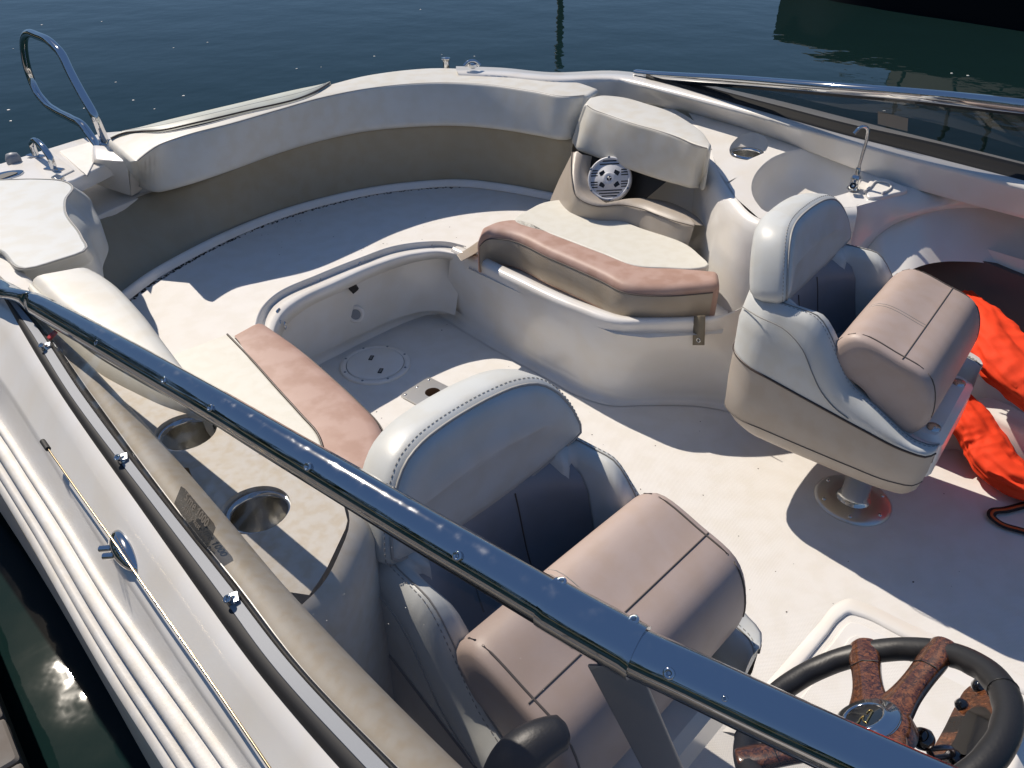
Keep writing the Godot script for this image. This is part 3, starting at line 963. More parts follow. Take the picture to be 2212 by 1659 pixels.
# ---------------------------------------------------------------- bench cushions
func bench_cushions() -> void:
	var st: SurfaceTool
	# curved white backrest bolster of the stern bench
	var ti := trc([[296, 348, 0.785], [345, 312, 0.805], [400, 292, 0.82], [500, 266, 0.835], [600, 237], [700, 209], [800, 190], [900, 180], [960, 178], [1050, 182], [1150, 196], [1228, 208], [1262, 205]], 0.84)
	var to := trc([[238, 298, 0.785], [290, 283, 0.805], [345, 268, 0.82], [430, 248, 0.835], [560, 216], [690, 186], [795, 160], [875, 149], [930, 145], [1040, 149], [1150, 160], [1240, 173], [1288, 188]], 0.84)
	var bi := trc([[303, 398, 0.605], [345, 419, 0.615], [400, 406, 0.64], [500, 373, 0.658], [600, 336], [700, 306], [800, 286], [900, 277], [985, 275], [1090, 284], [1165, 297], [1222, 306], [1240, 300]], 0.665)
	var n := 6
	var cti := crvi(ti, n); var cto := crvi(to, n); var cbi := crvi(bi, n)
	var cbo := []
	for i in cti.size(): cbo.append(Vector3(cto[i].x, cbi[i].y - 0.004, cto[i].z).lerp(cbi[i], 0.15))
	var T := thing("backrest_bolster", "long curved white vinyl backrest bolster wrapping round the stern bench", "cushion", cti[30])
	st = ST()
	strip(st, [cto, cti, cbi, cbo], [0.03, 0.013, 0.03, 0.03], 0.022)
	put(st, "cushion_body", M.vinyl_white, T)
	seam(mixc(cti, cto, 0.02, Vector3(0, -0.0030, 0)).slice(1, -1), T, M.stitch, 0.0022, "piping")
	# pale green back pad lying along its top, edged with dark piping
	st = ST()
	var pe := crvi(trc([[240, 300, 0.79], [262, 290, 0.797], [300, 285, 0.808], [350, 282, 0.822], [420, 267, 0.838], [530, 241], [650, 212], [685, 197], [712, 180]], 0.846), 8)
	var po := crvi(trc([[238, 295, 0.79], [262, 284, 0.797], [300, 275, 0.812], [350, 262, 0.826], [420, 245, 0.84], [530, 219], [650, 191], [685, 184], [714, 177]], 0.846), 8)
	loft(st, [shift(pe, Vector3(0, -0.006, 0)), mixc(pe, po, 0.1, Vector3(0, 0.002, 0)), mixc(pe, po, 0.5, Vector3(0, 0.006, 0)), shift(po, Vector3(0, 0.0, 0)), shift(po, Vector3(-0.01, -0.05, 0))])
	put(st, "back_pad", M.sunpad, T)
	seam(shift(pe, Vector3(0, 0.002, 0)), T, M.piping, 0.0035, "piping")
	seam(shift(mixc(pe, po, 0.45), Vector3(0, 0.005, 0)).slice(8, -4), T, M.pale_piping, 0.0015, "seam")
	# olive lower backrest
	var lo := crvi(olive_bot, 5)
	var up_px := [[30, 640], [110, 555], [165, 512], [210, 482], [262, 450], [318, 428], [420, 400], [540, 352], [660, 312], [800, 282], [900, 272], [985, 270], [1100, 280], [1185, 296], [1232, 304]]
	var uh := []
	for i in up_px.size(): uh.append([up_px[i][0], up_px[i][1], [0.55, 0.55, 0.55, 0.55, 0.55, 0.565, 0.60, 0.64, 0.665, 0.67, 0.67, 0.67, 0.67, 0.67, 0.67][i]])
	var hi := crvi(trc(uh), 5)
	var og := 1.0 if side(hi, 0.05)[30].distance_to(P(800, 560, 0.37)) > hi[30].distance_to(P(800, 560, 0.37)) else -1.0
	var rec := side(hi, 0.03 * og)
	for i in hi.size(): hi[i] = hi[i].lerp(rec[i], smoothstep(22.0, 34.0, float(i)))
	var T2 := thing("lower_backrest", "khaki vinyl lower backrest curving round the stern bench under the white bolster", "cushion", lo[30])
	st = ST()
	var hout := side(hi, 0.05)
	if hout[30].distance_to(P(800, 560, 0.37)) < hi[30].distance_to(P(800, 560, 0.37)): hout = side(hi, -0.05)
	loft(st, [shift(hout, Vector3(0, -0.02, 0)), mixc(hi, hout, 0.5, Vector3(0, 0.006, 0)), shift(hi, Vector3(0, -0.002, 0)), mixc(hi, lo, 0.08), mixc(hi, lo, 0.5, Vector3(0.008, 0, 0.006)), mixc(hi, lo, 0.9), shift(lo, Vector3(0, 0.012, 0))])
	put(st, "cushion_body", M.vinyl_olive, T2)
	# unseen backing behind it, added to keep sun from leaking through
	st = ST()
	var core := side(hi, 0.065 * og, -0.03)
	for i in core.size(): core[i].y += 0.13 * smoothstep(23.0, 27.0, float(i))
	var coret := shift(core, Vector3(-0.12, 0, 0))
	loft(st, [shift(core, Vector3(0, -0.4, 0)), core, coret])
	put(st, "sun_leak_block", M.gelcoat, B)
	# port short backrest
	ti = trc([[1268, 226], [1280, 235], [1314, 248], [1368, 267], [1422, 282], [1465, 296], [1506, 313], [1528, 319]], 0.83)
	to = trc([[1282, 208], [1300, 204], [1335, 206], [1400, 222], [1443, 236], [1486, 259], [1519, 284], [1534, 306]], 0.83)
	bi = trc([[1236, 316], [1243, 327], [1271, 338], [1336, 362], [1400, 385], [1465, 404], [1495, 411], [1512, 402]], 0.64)
	cti = crvi(ti, n); cto = crvi(to, n); cbi = crvi(bi, n)
	cbo = []
	for i in cti.size(): cbo.append(Vector3(cto[i].x, 0.64, cto[i].z).lerp(cbi[i], 0.1))
	var T3 := thing("backrest_cushion", "short white vinyl backrest cushion mounted above the round speaker", "cushion", cti[20])
	st = ST()
	strip(st, [cto, cti, cbi, cbo], [0.025, 0.013, 0.03, 0.03], 0.016)
	put(st, "cushion_body", M.vinyl_white, T3)
	seam(mixc(cti, cto, 0.02, Vector3(0, -0.0030, 0)).slice(1, -1), T3, M.stitch, 0.0022, "piping")
	# taupe side bolster under the speaker
	var T4 := thing("side_bolster", "grey-brown padded side bolster below the round speaker", "cushion", P(1400, 440, 0.55))
	st = ST()
	var t0 := crvi(trc([[1258, 334, 0.66], [1253, 385, 0.60], [1262, 414, 0.565], [1293, 438, 0.545], [1357, 429, 0.545], [1396, 428, 0.545], [1433, 437, 0.545], [1465, 452, 0.545], [1493, 473, 0.545], [1501, 486, 0.545]]), 5)
	var t1 := crvi(trc([[1236, 330, 0.66], [1236, 390, 0.60], [1245, 425, 0.56], [1290, 447, 0.54], [1345, 444, 0.54], [1385, 452, 0.54], [1422, 466, 0.54], [1465, 481, 0.54], [1488, 487, 0.54], [1499, 490, 0.54]]), 5)
	var t2 := crvi(trc([[1185, 440, 0.40], [1200, 470, 0.40], [1225, 490, 0.40], [1280, 510, 0.40], [1330, 520, 0.40], [1375, 530, 0.40], [1410, 545, 0.40], [1450, 560, 0.40], [1470, 565, 0.40], [1482, 560, 0.40]]), 5)
	loft(st, [shift(t0, Vector3(0, -0.02, -0.06)), shift(t0, Vector3(0, -0.002, -0.008)), t0, mixc(t0, t1, 0.5, Vector3(0, 0.01, 0)), t1, mixc(t1, t2, 0.06), mixc(t1, t2, 0.5, Vector3(0, 0.0, 0.006)), t2])
	put(st, "cushion_body", M.vinyl_taupe, T4)
	seam(shift(t1, Vector3(0, 0.003, 0.002)), T4, M.seam, 0.002)
	# right seat cushion: cream panel and faded pink front band
	var hs := 0.48
	var T5 := thing("seat_cushion", "cream and faded pink bench seat cushion on the port bench beside the speaker", "cushion", P(1330, 560, 0.40), "bench seat cushions")
	st = ST()
	var w := crv(trc([[1108, 474], [1140, 453], [1180, 435], [1213, 431], [1250, 441], [1380, 490], [1490, 531], [1510, 548], [1530, 574], [1500, 580], [1440, 578], [1382, 575], [1300, 546], [1200, 508]], hs), 70, true)
	pad(st, w, 0.11, 0.007)
	put(st, "seat_panel", M.vinyl_cream, T5)
	band(T5, [[1046, 492], [1078, 479], [1108, 475], [1200, 509], [1300, 547], [1382, 576], [1460, 580], [1538, 586]], [[1036, 516], [1056, 501], [1080, 501], [1190, 543], [1300, 591], [1352, 616], [1430, 623], [1543, 615]], hs)
	st = ST()
	strip(st, [trc([[1040, 516], [1014, 534], [988, 550]], 0.40), trc([[1046, 536], [1020, 552], [998, 564]], 0.395), trc([[1046, 536], [1020, 552], [998, 564]], 0.375), trc([[1040, 516], [1014, 534], [988, 550]], 0.375)], [0.006, 0.006, 0.0, 0.0], 0.004)
	put(st, "end_flap", M.vinyl_khaki, T5)
	# left seat cushion
	var T6 := thing("seat_cushion", "cream and stained pink bench seat cushion on the starboard bench by the cup shelf", "cushion", P(650, 850, 0.40), "bench seat cushions")
	st = ST()
	w = crv(trc([[350, 772], [385, 760], [440, 740], [490, 722], [545, 778], [600, 840], [650, 895], [688, 940], [698, 970], [690, 1040], [600, 1090], [480, 960], [400, 850]], hs), 70, true)
	pad(st, w, 0.11, 0.007)
	put(st, "seat_panel", M.vinyl_cream, T6)
	band(T6, [[505, 731], [545, 778], [600, 840], [650, 895], [688, 940], [699, 975], [700, 1060], [708, 1130]], [[574, 692], [640, 737], [715, 800], [778, 858], [816, 898], [834, 942], [826, 1010], [775, 1125]], hs, 0.03)
	seam(crv(trc([[491, 722], [545, 778], [600, 840], [650, 895], [688, 940], [698, 970], [698, 1020]], hs + 0.001), 60), T6, M.piping, 0.0032, "piping")
	# starboard backrest
	ti = trc([[196, 574], [206, 579], [300, 662], [352, 730], [410, 806], [490, 900]], 0.84)
	to = trc([[64, 598], [110, 640], [190, 703], [260, 752], [350, 808], [440, 862]], 0.84)
	var tb := trc([[64, 645], [140, 745], [217, 809], [290, 848], [353, 876], [443, 903]], 0.802)
	cti = crvi(ti, 8); cto = crvi(to, 8)
	var ctb := crvi(tb, 8)
	var T7 := thing("backrest_cushion", "white vinyl backrest cushion along the starboard bench beneath the windshield rail", "cushion", cti[20])
	st = ST()
	var lowi := shift(cti, Vector3(0, -0.30, -0.03))
	strip(st, [cto, cti, lowi, mixc(cto, ctb, 0.55, Vector3(0, -0.05, 0))], [0.03, 0.03, 0.02, 0.02], 0.004)
	put(st, "cushion_body", M.vinyl_white, T7)
	st = ST()
	loft(st, [mixc(cto, ctb, 0.1, Vector3(0, -0.012, 0)), mixc(cto, ctb, 0.35, Vector3(0, 0.004, 0.0)), mixc(cto, ctb, 0.7, Vector3(0, 0.004, 0)), mixc(cto, ctb, 0.95, Vector3(0, 0.001, 0)), shift(ctb, Vector3(0, -0.01, 0))])
	put(st, "back_panel", M.vinyl_cream, T7)
	seam(mixc(cto, ctb, 0.62, Vector3(0, 0.006, 0)), T7, M.pale_piping, 0.002, "piping")
	# stern corner cushion
	var T8 := thing("corner_cushion", "pale grey vinyl corner cushion beside the stern walkthrough on the starboard side", "cushion", P(90, 470, 0.7))
	st = ST()
	var top := crv(trc([[-200, 395], [0, 389], [80, 387], [140, 392], [158, 404], [143, 430], [142, 456], [178, 514], [184, 541], [125, 562], [62, 580], [0, 542], [-200, 480]], 0.82), 90, true)
	var low2 := crv(trc([[-200, 430], [0, 425], [80, 420], [165, 410], [190, 424], [204, 452], [219, 490], [206, 525], [197, 568], [125, 600], [62, 625], [0, 590], [-200, 530]], 0.66), 90, true)
	var dd := inset_dirs(top)
	var ra := []; var rb2 := []; var rc2 := []
	for i in top.size():
		ra.append(top[i] + dd[i] * 0.006 + Vector3(0, 0.001, 0)); rb2.append(top[i] + Vector3(0, -0.002, 0)); rc2.append(top[i].lerp(low2[i], 0.06) + Vector3(0, -0.002, 0))
	loft(st, [ra, rb2, rc2, mixc(rc2, low2, 0.5), mixc(rc2, low2, 0.9), low2, shift(low2, Vector3(0, -0.08, 0))], true)
	poly(st, ra, 7)
	put(st, "cushion_body", M.vinyl_grey, T8)
	seam(shift(rb2, Vector3(0, 0.002, 0)).slice(8, 55), T8, M.pale_piping, 0.0025, "piping")

func band(T: Node3D, back: Array, front: Array, h: float, er := 0.024) -> void:
	var cb := crvi(trc(back, h), 6)
	var cf := crvi(trc(front, h), 6)
	var inn: Vector3 = (cb[20] - cf[20])
	inn.y = 0
	inn = inn.normalized()
	var st := ST()
	strip(st, [cb, cf, shift(cf, Vector3(0, -0.148, 0) + inn * 0.006), shift(cb, Vector3(0, -0.148, 0))], [0.003, 0.042, 0.015, 0.003], er)
	put(st, "front_band", M.vinyl_pink, T)
	# darker front face below a piped edge
	st = ST()
	var out := -inn
	var f0 := shift(cf, Vector3(0, -0.030, 0) + out * 0.0)
	loft(st, [f0, shift(cf, Vector3(0, -0.037, 0) + out * 0.004), shift(cf, Vector3(0, -0.075, 0) + out * 0.007), shift(cf, Vector3(0, -0.125, 0) + out * 0.003), shift(cf, Vector3(0, -0.148, 0) + inn * 0.014)])
	put(st, "front_face", M.vinyl_khaki, T)
	seam(shift(cf, Vector3(0, -0.0295, 0) + out * 0.0012), T, M.seam, 0.002)

# ---------------------------------------------------------------- helm chairs
func chair_u(n: int, inset: float) -> Array:
	# plan of the shell from the starboard arm tip round the back to the port arm tip: x forward, z starboard
	var w := 0.285 - inset
	var xb := -0.345 + inset
	var pts := [Vector3(0.285, 0, 0.262 - inset * 0.5), Vector3(0.27, 0, 0.295 - inset * 0.8), Vector3(0.22, 0, 0.312 - inset), Vector3(0.10, 0, 0.310 - inset), Vector3(0.0, 0, 0.302 - inset), Vector3(-0.18, 0, w), Vector3(xb + 0.09, 0, w * 0.97), Vector3(xb + 0.02, 0, w * 0.80), Vector3(xb, 0, w * 0.5), Vector3(xb - 0.008, 0, 0)]
	var all := pts.duplicate()
	for i in range(pts.size() - 2, -1, -1): all.append(Vector3(pts[i].x, 0, -pts[i].z))
	return crv(all, n)
func chair_top(x: float) -> float:
	if x < -0.14: return 0.65
	if x < 0.06: return lerpf(0.65, 0.47, smoothstep(-0.14, 0.06, x))
	return lerpf(0.47, 0.378, smoothstep(0.02, 0.29, x))
func make_chair(label: String) -> Node3D:
	var T := thing("helm_chair", label, "chair", Vector3.ZERO, "swivel helm chairs")
	var N := 90
	var o := chair_u(N, 0.0)
	var ip := chair_u(N, 0.085)
	var im := chair_u(N, 0.03)
	var bot := []; var bot2 := []; var seamr := []; var lo := []; var pip := []; var mid := []; var up1 := []; var up2 := []; var up3 := []; var in1 := []; var in2 := []; var inn := []
	for i in N:
		var x: float = o[i].x
		var t := clampf((x + 0.34) / 0.64, 0, 1)
		var yp := lerpf(0.435, 0.362, t)
		var yb := lerpf(0.165, 0.20, t)
		var yt := max(chair_top(x), yp + 0.02)
		var c: Vector3 = im[i].lerp(o[i], 0.35)
		bot2.append(Vector3(ip[i].x * 0.9, yb - 0.004, ip[i].z * 0.95))
		bot.append(Vector3(im[i].x * 0.93, yb + 0.004, im[i].z))
		lo.append(Vector3(c.x * 0.96, yb + 0.02, c.z))
		seamr.append(Vector3(o[i].x * 0.985, yb + 0.06, o[i].z * 0.992))
		mid.append(Vector3(o[i].x, lerpf(yb, yp, 0.6), o[i].z * 1.004))
		pip.append(Vector3(o[i].x, yp, o[i].z))
		up1.append(Vector3(o[i].x * 1.005, lerpf(yp, yt, 0.5), o[i].z * 1.012))
		up2.append(o[i].lerp(ip[i], 0.10) + Vector3(0, lerpf(yp, yt, 0.86), 0))
		up3.append(o[i].lerp(ip[i], 0.36) + Vector3(0, yt - 0.004, 0))
		in1.append(o[i].lerp(ip[i], 0.72) + Vector3(0, yt - 0.003, 0))
		in2.append(o[i].lerp(ip[i], 0.96) + Vector3(0, yt - 0.03, 0))
		inn.append(ip[i] + Vector3(0, 0.30, 0))
	var st := ST()
	loft(st, [bot2, bot, lo, seamr, mid, pip])
	poly(st, bot2, 5)
	# arm tips
	st.set_smooth_group(0)
	putl(st, "shell", M.vinyl_taupe, T)
	st = ST()
	loft(st, [shift(pip, Vector3(0, 0.001, 0)), up1, up2, up3, in1, in2, inn])
	for e in [0, N - 1]:
		var ring := [pip[e], up1[e], up2[e], up3[e], in1[e], in2[e], inn[e]]
		fan(st, ring, 0)
	putl(st, "wrap_pad", M.vinyl_grey, T)
	seam(shift(side(pip, 0.0), Vector3(0, 0, 0)), T, M.piping, 0.0042, "piping", true)
	seam(seamr, T, M.seam, 0.002, "seam", true)
	seam(shift(mixc(up3, in1, 0.4), Vector3(0, 0.0015, 0)), T, M.stitch, 0.0016, "seam", true)
	for s in [1, -1]:
		var ds := []
		for q in [[-0.325, 0.585], [-0.25, 0.60], [-0.17, 0.592], [-0.11, 0.555], [-0.07, 0.50], [-0.03, 0.45], [0.02, 0.415], [0.06, 0.402]]:
			var best := 0
			for i in N: if o[i].z * s > 0.1 and absf(o[i].x - q[0]) < absf(o[best].x - q[0]): best = i
			ds.append(Vector3(q[0] * 1.004, q[1], (absf(o[best].z) * 1.012 + 0.0005) * s))
		seam(crv(ds, 30), T, M.stitch, 0.0016, "seam", true)
	# stitching along the top edge
	st = ST()
	var path := crv(shift(mixc(up3, in1, 0.1), Vector3(0, 0.001, 0)), 150)
	for i in range(0, 149):
		var a: Vector3 = path[i]; var b: Vector3 = path[i + 1]
		tube(st, [a.lerp(b, 0.2), a.lerp(b, 0.7)], 0.0009, 4)
	putl(st, "stitching", M.stitch, T)
	# inner back and seat
	st = ST()
	var rows := []
	for q in [[0.36, -0.15, 1.0], [0.44, -0.182, 1.0], [0.50, -0.198, 1.0], [0.56, -0.212, 1.0], [0.595, -0.222, 0.85], [0.625, -0.240, 0.4], [0.65, -0.265, 0.1]]:
		var row := []
		for k in 17:
			var z := lerpf(-0.215, 0.215, k / 16.0)
			var u := absf(z) / 0.215
			row.append(Vector3(q[1] + pow(u, 3) * 0.075 * q[2], q[0], z))
		rows.append(row)
	loft(st, rows)
	putl(st, "inner_back", M.vinyl_slate, T)
	for s in [-0.075, 0.075]:
		var ln := []
		for q in [[0.40, -0.166], [0.44, -0.182], [0.50, -0.198], [0.56, -0.212], [0.595, -0.222]]: ln.append(Vector3(q[1] + 0.004, q[0], s))
		seam(crv(ln, 12), T, M.seam, 0.0018, "seam", true)
	st = ST()
	pad(st, crv([Vector3(-0.2, 0.385, 0.19), Vector3(0.06, 0.385, 0.20), Vector3(0.14, 0.385, 0.15), Vector3(0.14, 0.385, -0.15), Vector3(0.06, 0.385, -0.20), Vector3(-0.2, 0.385, -0.19)], 40, true), 0.12, 0.03)
	putl(st, "seat", M.vinyl_slate, T)
	# headrest: thick D-shaped pad, light rim and grey face
	var tilt := Transform3D(Basis(Vector3(0, 0, 1), deg_to_rad(10.0)), Vector3(-0.313, 0.775, 0))
	var out := [Vector3(0, -0.155, 0.238), Vector3(0, -0.135, 0.268), Vector3(0, -0.09, 0.262), Vector3(0, -0.035, 0.241), Vector3(0, 0.006, 0.214), Vector3(0, 0.034, 0.182), Vector3(0, 0.049, 0.135), Vector3(0, 0.054, 0.07), Vector3(0, 0.055, 0)]
	for i in range(out.size() - 2, -1, -1): out.append(Vector3(0, out[i].y, -out[i].z))
	out = crv(out, 60, true)
	var bend := func(v: Vector3) -> Vector3:
		return tilt * (v + Vector3(pow(absf(v.z) / 0.25, 2.2) * 0.045, 0, 0))
	var ring_at := func(sc: float, x: float) -> Array:
		var r := []
		for p in out: r.append(bend.call(Vector3(x, (p.y + 0.055) * (1 - sc / 0.118) - 0.055, p.z * (1 - sc / 0.26))))
		return r
	st = ST()
	loft(st, [ring_at.call(0.045, -0.062), ring_at.call(0.02, -0.058), ring_at.call(0.006, -0.044), ring_at.call(0.0, -0.02), ring_at.call(0.0, 0.022), ring_at.call(0.006, 0.042), ring_at.call(0.016, 0.05)], true)
	fan(st, ring_at.call(0.045, -0.062), 0)
	var hr := putl(st, "headrest", M.vinyl_grey, T)
	st = ST()
	loft(st, [ring_at.call(0.014, 0.049), ring_at.call(0.022, 0.058), ring_at.call(0.034, 0.063), ring_at.call(0.06, 0.066), ring_at.call(0.10, 0.067)], true)
	fan(st, ring_at.call(0.10, 0.067), 0)
	putl(st, "front_face", M.vinyl_grey, hr)
	seam(ring_at.call(0.014, 0.0505) + [ring_at.call(0.014, 0.0505)[0]], hr, M.pale_piping, 0.003, "piping", true)
	st = ST()
	var sp := ring_at.call(0.0035, 0.0385)
	for i in 60:
		for k in 2:
			var a: Vector3 = sp[i].lerp(sp[(i + 1) % 60], k * 0.5 + 0.08)
			var b: Vector3 = sp[i].lerp(sp[(i + 1) % 60], k * 0.5 + 0.34)
			tube(st, [a, b], 0.0010, 4)
	putl(st, "stitching", M.stitch, hr)
	# flip-up front bolster
	var sec := [[-0.125, 0.585], [-0.10, 0.618], [0.035, 0.606], [0.12, 0.575], [0.155, 0.50], [0.15, 0.415], [0.115, 0.375], [0.055, 0.40], [-0.02, 0.47], [-0.115, 0.52]]
	st = ST()
	var sr := []
	for p in sec: sr.append(Vector3(p[0], p[1], 0))
	sr = crv(sr, 44, true)
	var c0 := Vector3(0.01, 0.52, 0)
	rows = []
	for q in [[-0.232, 0.62], [-0.2315, 0.86], [-0.226, 0.94], [-0.215, 0.985], [-0.20, 1.0], [-0.1, 1.006], [0.0, 1.008], [0.1, 1.006], [0.20, 1.0], [0.215, 0.985], [0.226, 0.94], [0.2315, 0.86], [0.232, 0.62]]:
		var row := []
		for p in sr: row.append(c0 + (p - c0) * q[1] + Vector3(0, 0, q[0]))
		rows.append(row)
	loft(st, rows, true)
	fan(st, rows[0], 0); fan(st, rows[-1], 0)
	var bo := putl(st, "bolster", M.vinyl_tan, T)
	bo.position.x = 0.086
	bo.scale.z = 1.15
	for z in [-0.213, 0.213]:
		var ln := []
		for p in sr: if p.y > 0.44: ln.append(c0 + (p - c0) * 0.990 + Vector3(0, 0, z))
		# keep only the continuous upper run
		ln.sort_custom(func(a, b): return atan2(a.y - 0.44, a.x) > atan2(b.y - 0.44, b.x))
		seam(ln, bo, M.seam, 0.002, "seam", true)
	# seams that follow the bolster's own section
	var upper := []
	for p in sr: if p.y > 0.56: upper.append(p)
	upper.sort_custom(func(a, b): return a.x < b.x)
	var at_x := func(x: float) -> Vector3:
		for i in upper.size() - 1:
			if upper[i].x <= x and upper[i + 1].x >= x: return upper[i].lerp(upper[i + 1], (x - upper[i].x) / max(1e-5, upper[i + 1].x - upper[i].x))
		return upper[0]
	var prof := [[-0.222, 0.955], [-0.215, 0.985], [-0.20, 1.0], [-0.1, 1.006], [0.0, 1.008], [0.1, 1.006], [0.20, 1.0], [0.215, 0.985], [0.222, 0.955]]
	var ms: Vector3 = at_x.call(0.048)
	var mid_ln := []
	for q in prof: mid_ln.append(c0 + (ms - c0) * q[1] + Vector3(0, 0.0002, q[0]))
	seam(mid_ln, bo, M.seam, 0.0018, "seam", true)
	for s in [0.036, 0.048]:
		var sl := []
		for k in 9: sl.append(c0 + (at_x.call(lerpf(-0.105, 0.046, k / 8.0)) - c0) * 1.0075 + Vector3(0, 0.0, s))
		seam(sl, bo, M.stitch, 0.0010, "stitching", true)
	# seat box under the bolster with its bolts
	st = ST()
	box(st, Transform3D(Basis(), Vector3(0.13, 0.285, 0)), Vector3(0.32, 0.15, 0.40), 0.02)
	box(st, Transform3D(Basis(), Vector3(0.13, 0.37, 0)), Vector3(0.14, 0.10, 0.38), 0.02)
	putl(st, "seat_box", M.gelcoat, T)
	for s in [-0.14, 0.14]:
		st = ST()
		lathe(st, [[0.0, 0.363], [0.006, 0.363], [0.008, 0.3625], [0.018, 0.365], [0.02, 0.36]], Transform3D(Basis(), Vector3(0.25, 0, s)), 16)
		putl(st, "bolt", M.steel, T)
	# pedestal
	var pb := Transform3D(Basis(), Vector3(0.10, -0.0895, 0.03))
	st = ST()
	lathe(st, [[0.0, 0.012], [0.075, 0.014], [0.112, 0.011], [0.122, 0.004], [0.122, 0.0]], pb, 48)
	var base := putl(st, "pedestal_base", M.brushed, T)
	for k in 6:
		var a := TAU * k / 6 + 0.3
		st = ST()
		lathe(st, [[0.0, 0.016], [0.005, 0.0155], [0.0065, 0.011]], Transform3D(Basis(), pb.origin + Vector3(cos(a) * 0.1, 0, sin(a) * 0.1)), 10)
		putl(st, "screw", M.steel, base)
	st = ST()
	lathe(st, [[0.055, 0.012], [0.05, 0.02], [0.044, 0.03], [0.044, 0.18], [0.05, 0.185], [0.05, 0.29]], pb, 32)
	putl(st, "pedestal_post", M.steel, T)
	return T
func helm_chairs() -> void:
	var a := make_chair("helm chair with grey headrest and raised tan bolster, directly behind the steering wheel")
	a.scale = Vector3.ONE * 0.95
	a.position = Vector3(-0.618, 0.085, -0.697)
	a.rotation.y = deg_to_rad(3.6)
	var b := a.duplicate()
	b.name = numbered("helm_chair")
	add_child(b)
	b.position = Vector3(-0.704, 0.085, -2.010)
	b.rotation.y = deg_to_rad(9.3)
	b.set_meta("label", "helm chair with raised tan bolster beside the orange bag and sink console")

# ---------------------------------------------------------------- windshields
func sweep(st: SurfaceTool, path: Array, us: Array, prof: Array, sc := 1.0, caps := true) -> void:
	# profile [along u, along n]; u given per station
	var rings := []
	for i in path.size():
		var t: Vector3 = (path[min(i + 1, path.size() - 1)] - path[max(i - 1, 0)]).normalized()
		var u: Vector3 = (us[i] - t * us[i].dot(t)).normalized()
		var nn := t.cross(u)
		if nn.y < 0: nn = -nn
		var ring := []
		for q in prof: ring.append(path[i] + u * q[0] * sc + nn * q[1] * sc)
		rings.append(ring)
	loft(st, rings, true)
	if caps:
		fan(st, rings[0], 7); fan(st, rings[-1], 8)
func stud(px: float, py: float, pos: Vector3, nrm: Vector3, parent: Node3D, r := 0.006, called := "snap_stud", hole := true) -> void:
	var st := ST()
	var b := frame_at(pos, nrm)
	lathe(st, [[r * 1.25, -0.004], [r * 1.25, 0.0], [r * 0.8, 0.002], [r * 0.75, 0.006], [r * 1.0, 0.009], [r * 0.9, 0.011], [r * 0.5, 0.0115], [r * 0.4, 0.008 if hole else 0.012], [0.0, 0.007 if hole else 0.012]], b, 14)
	put(st, called, M.chrome, parent)
const RAILP := [[0.026, -0.010], [0.0265, 0.002], [0.0245, 0.0075], [0.0205, 0.0125], [0.013, 0.0165], [0.004, 0.0188], [-0.006, 0.0185], [-0.015, 0.0145], [-0.022, 0.007], [-0.0255, -0.003], [-0.024, -0.010], [-0.01, -0.013], [0.012, -0.013]]
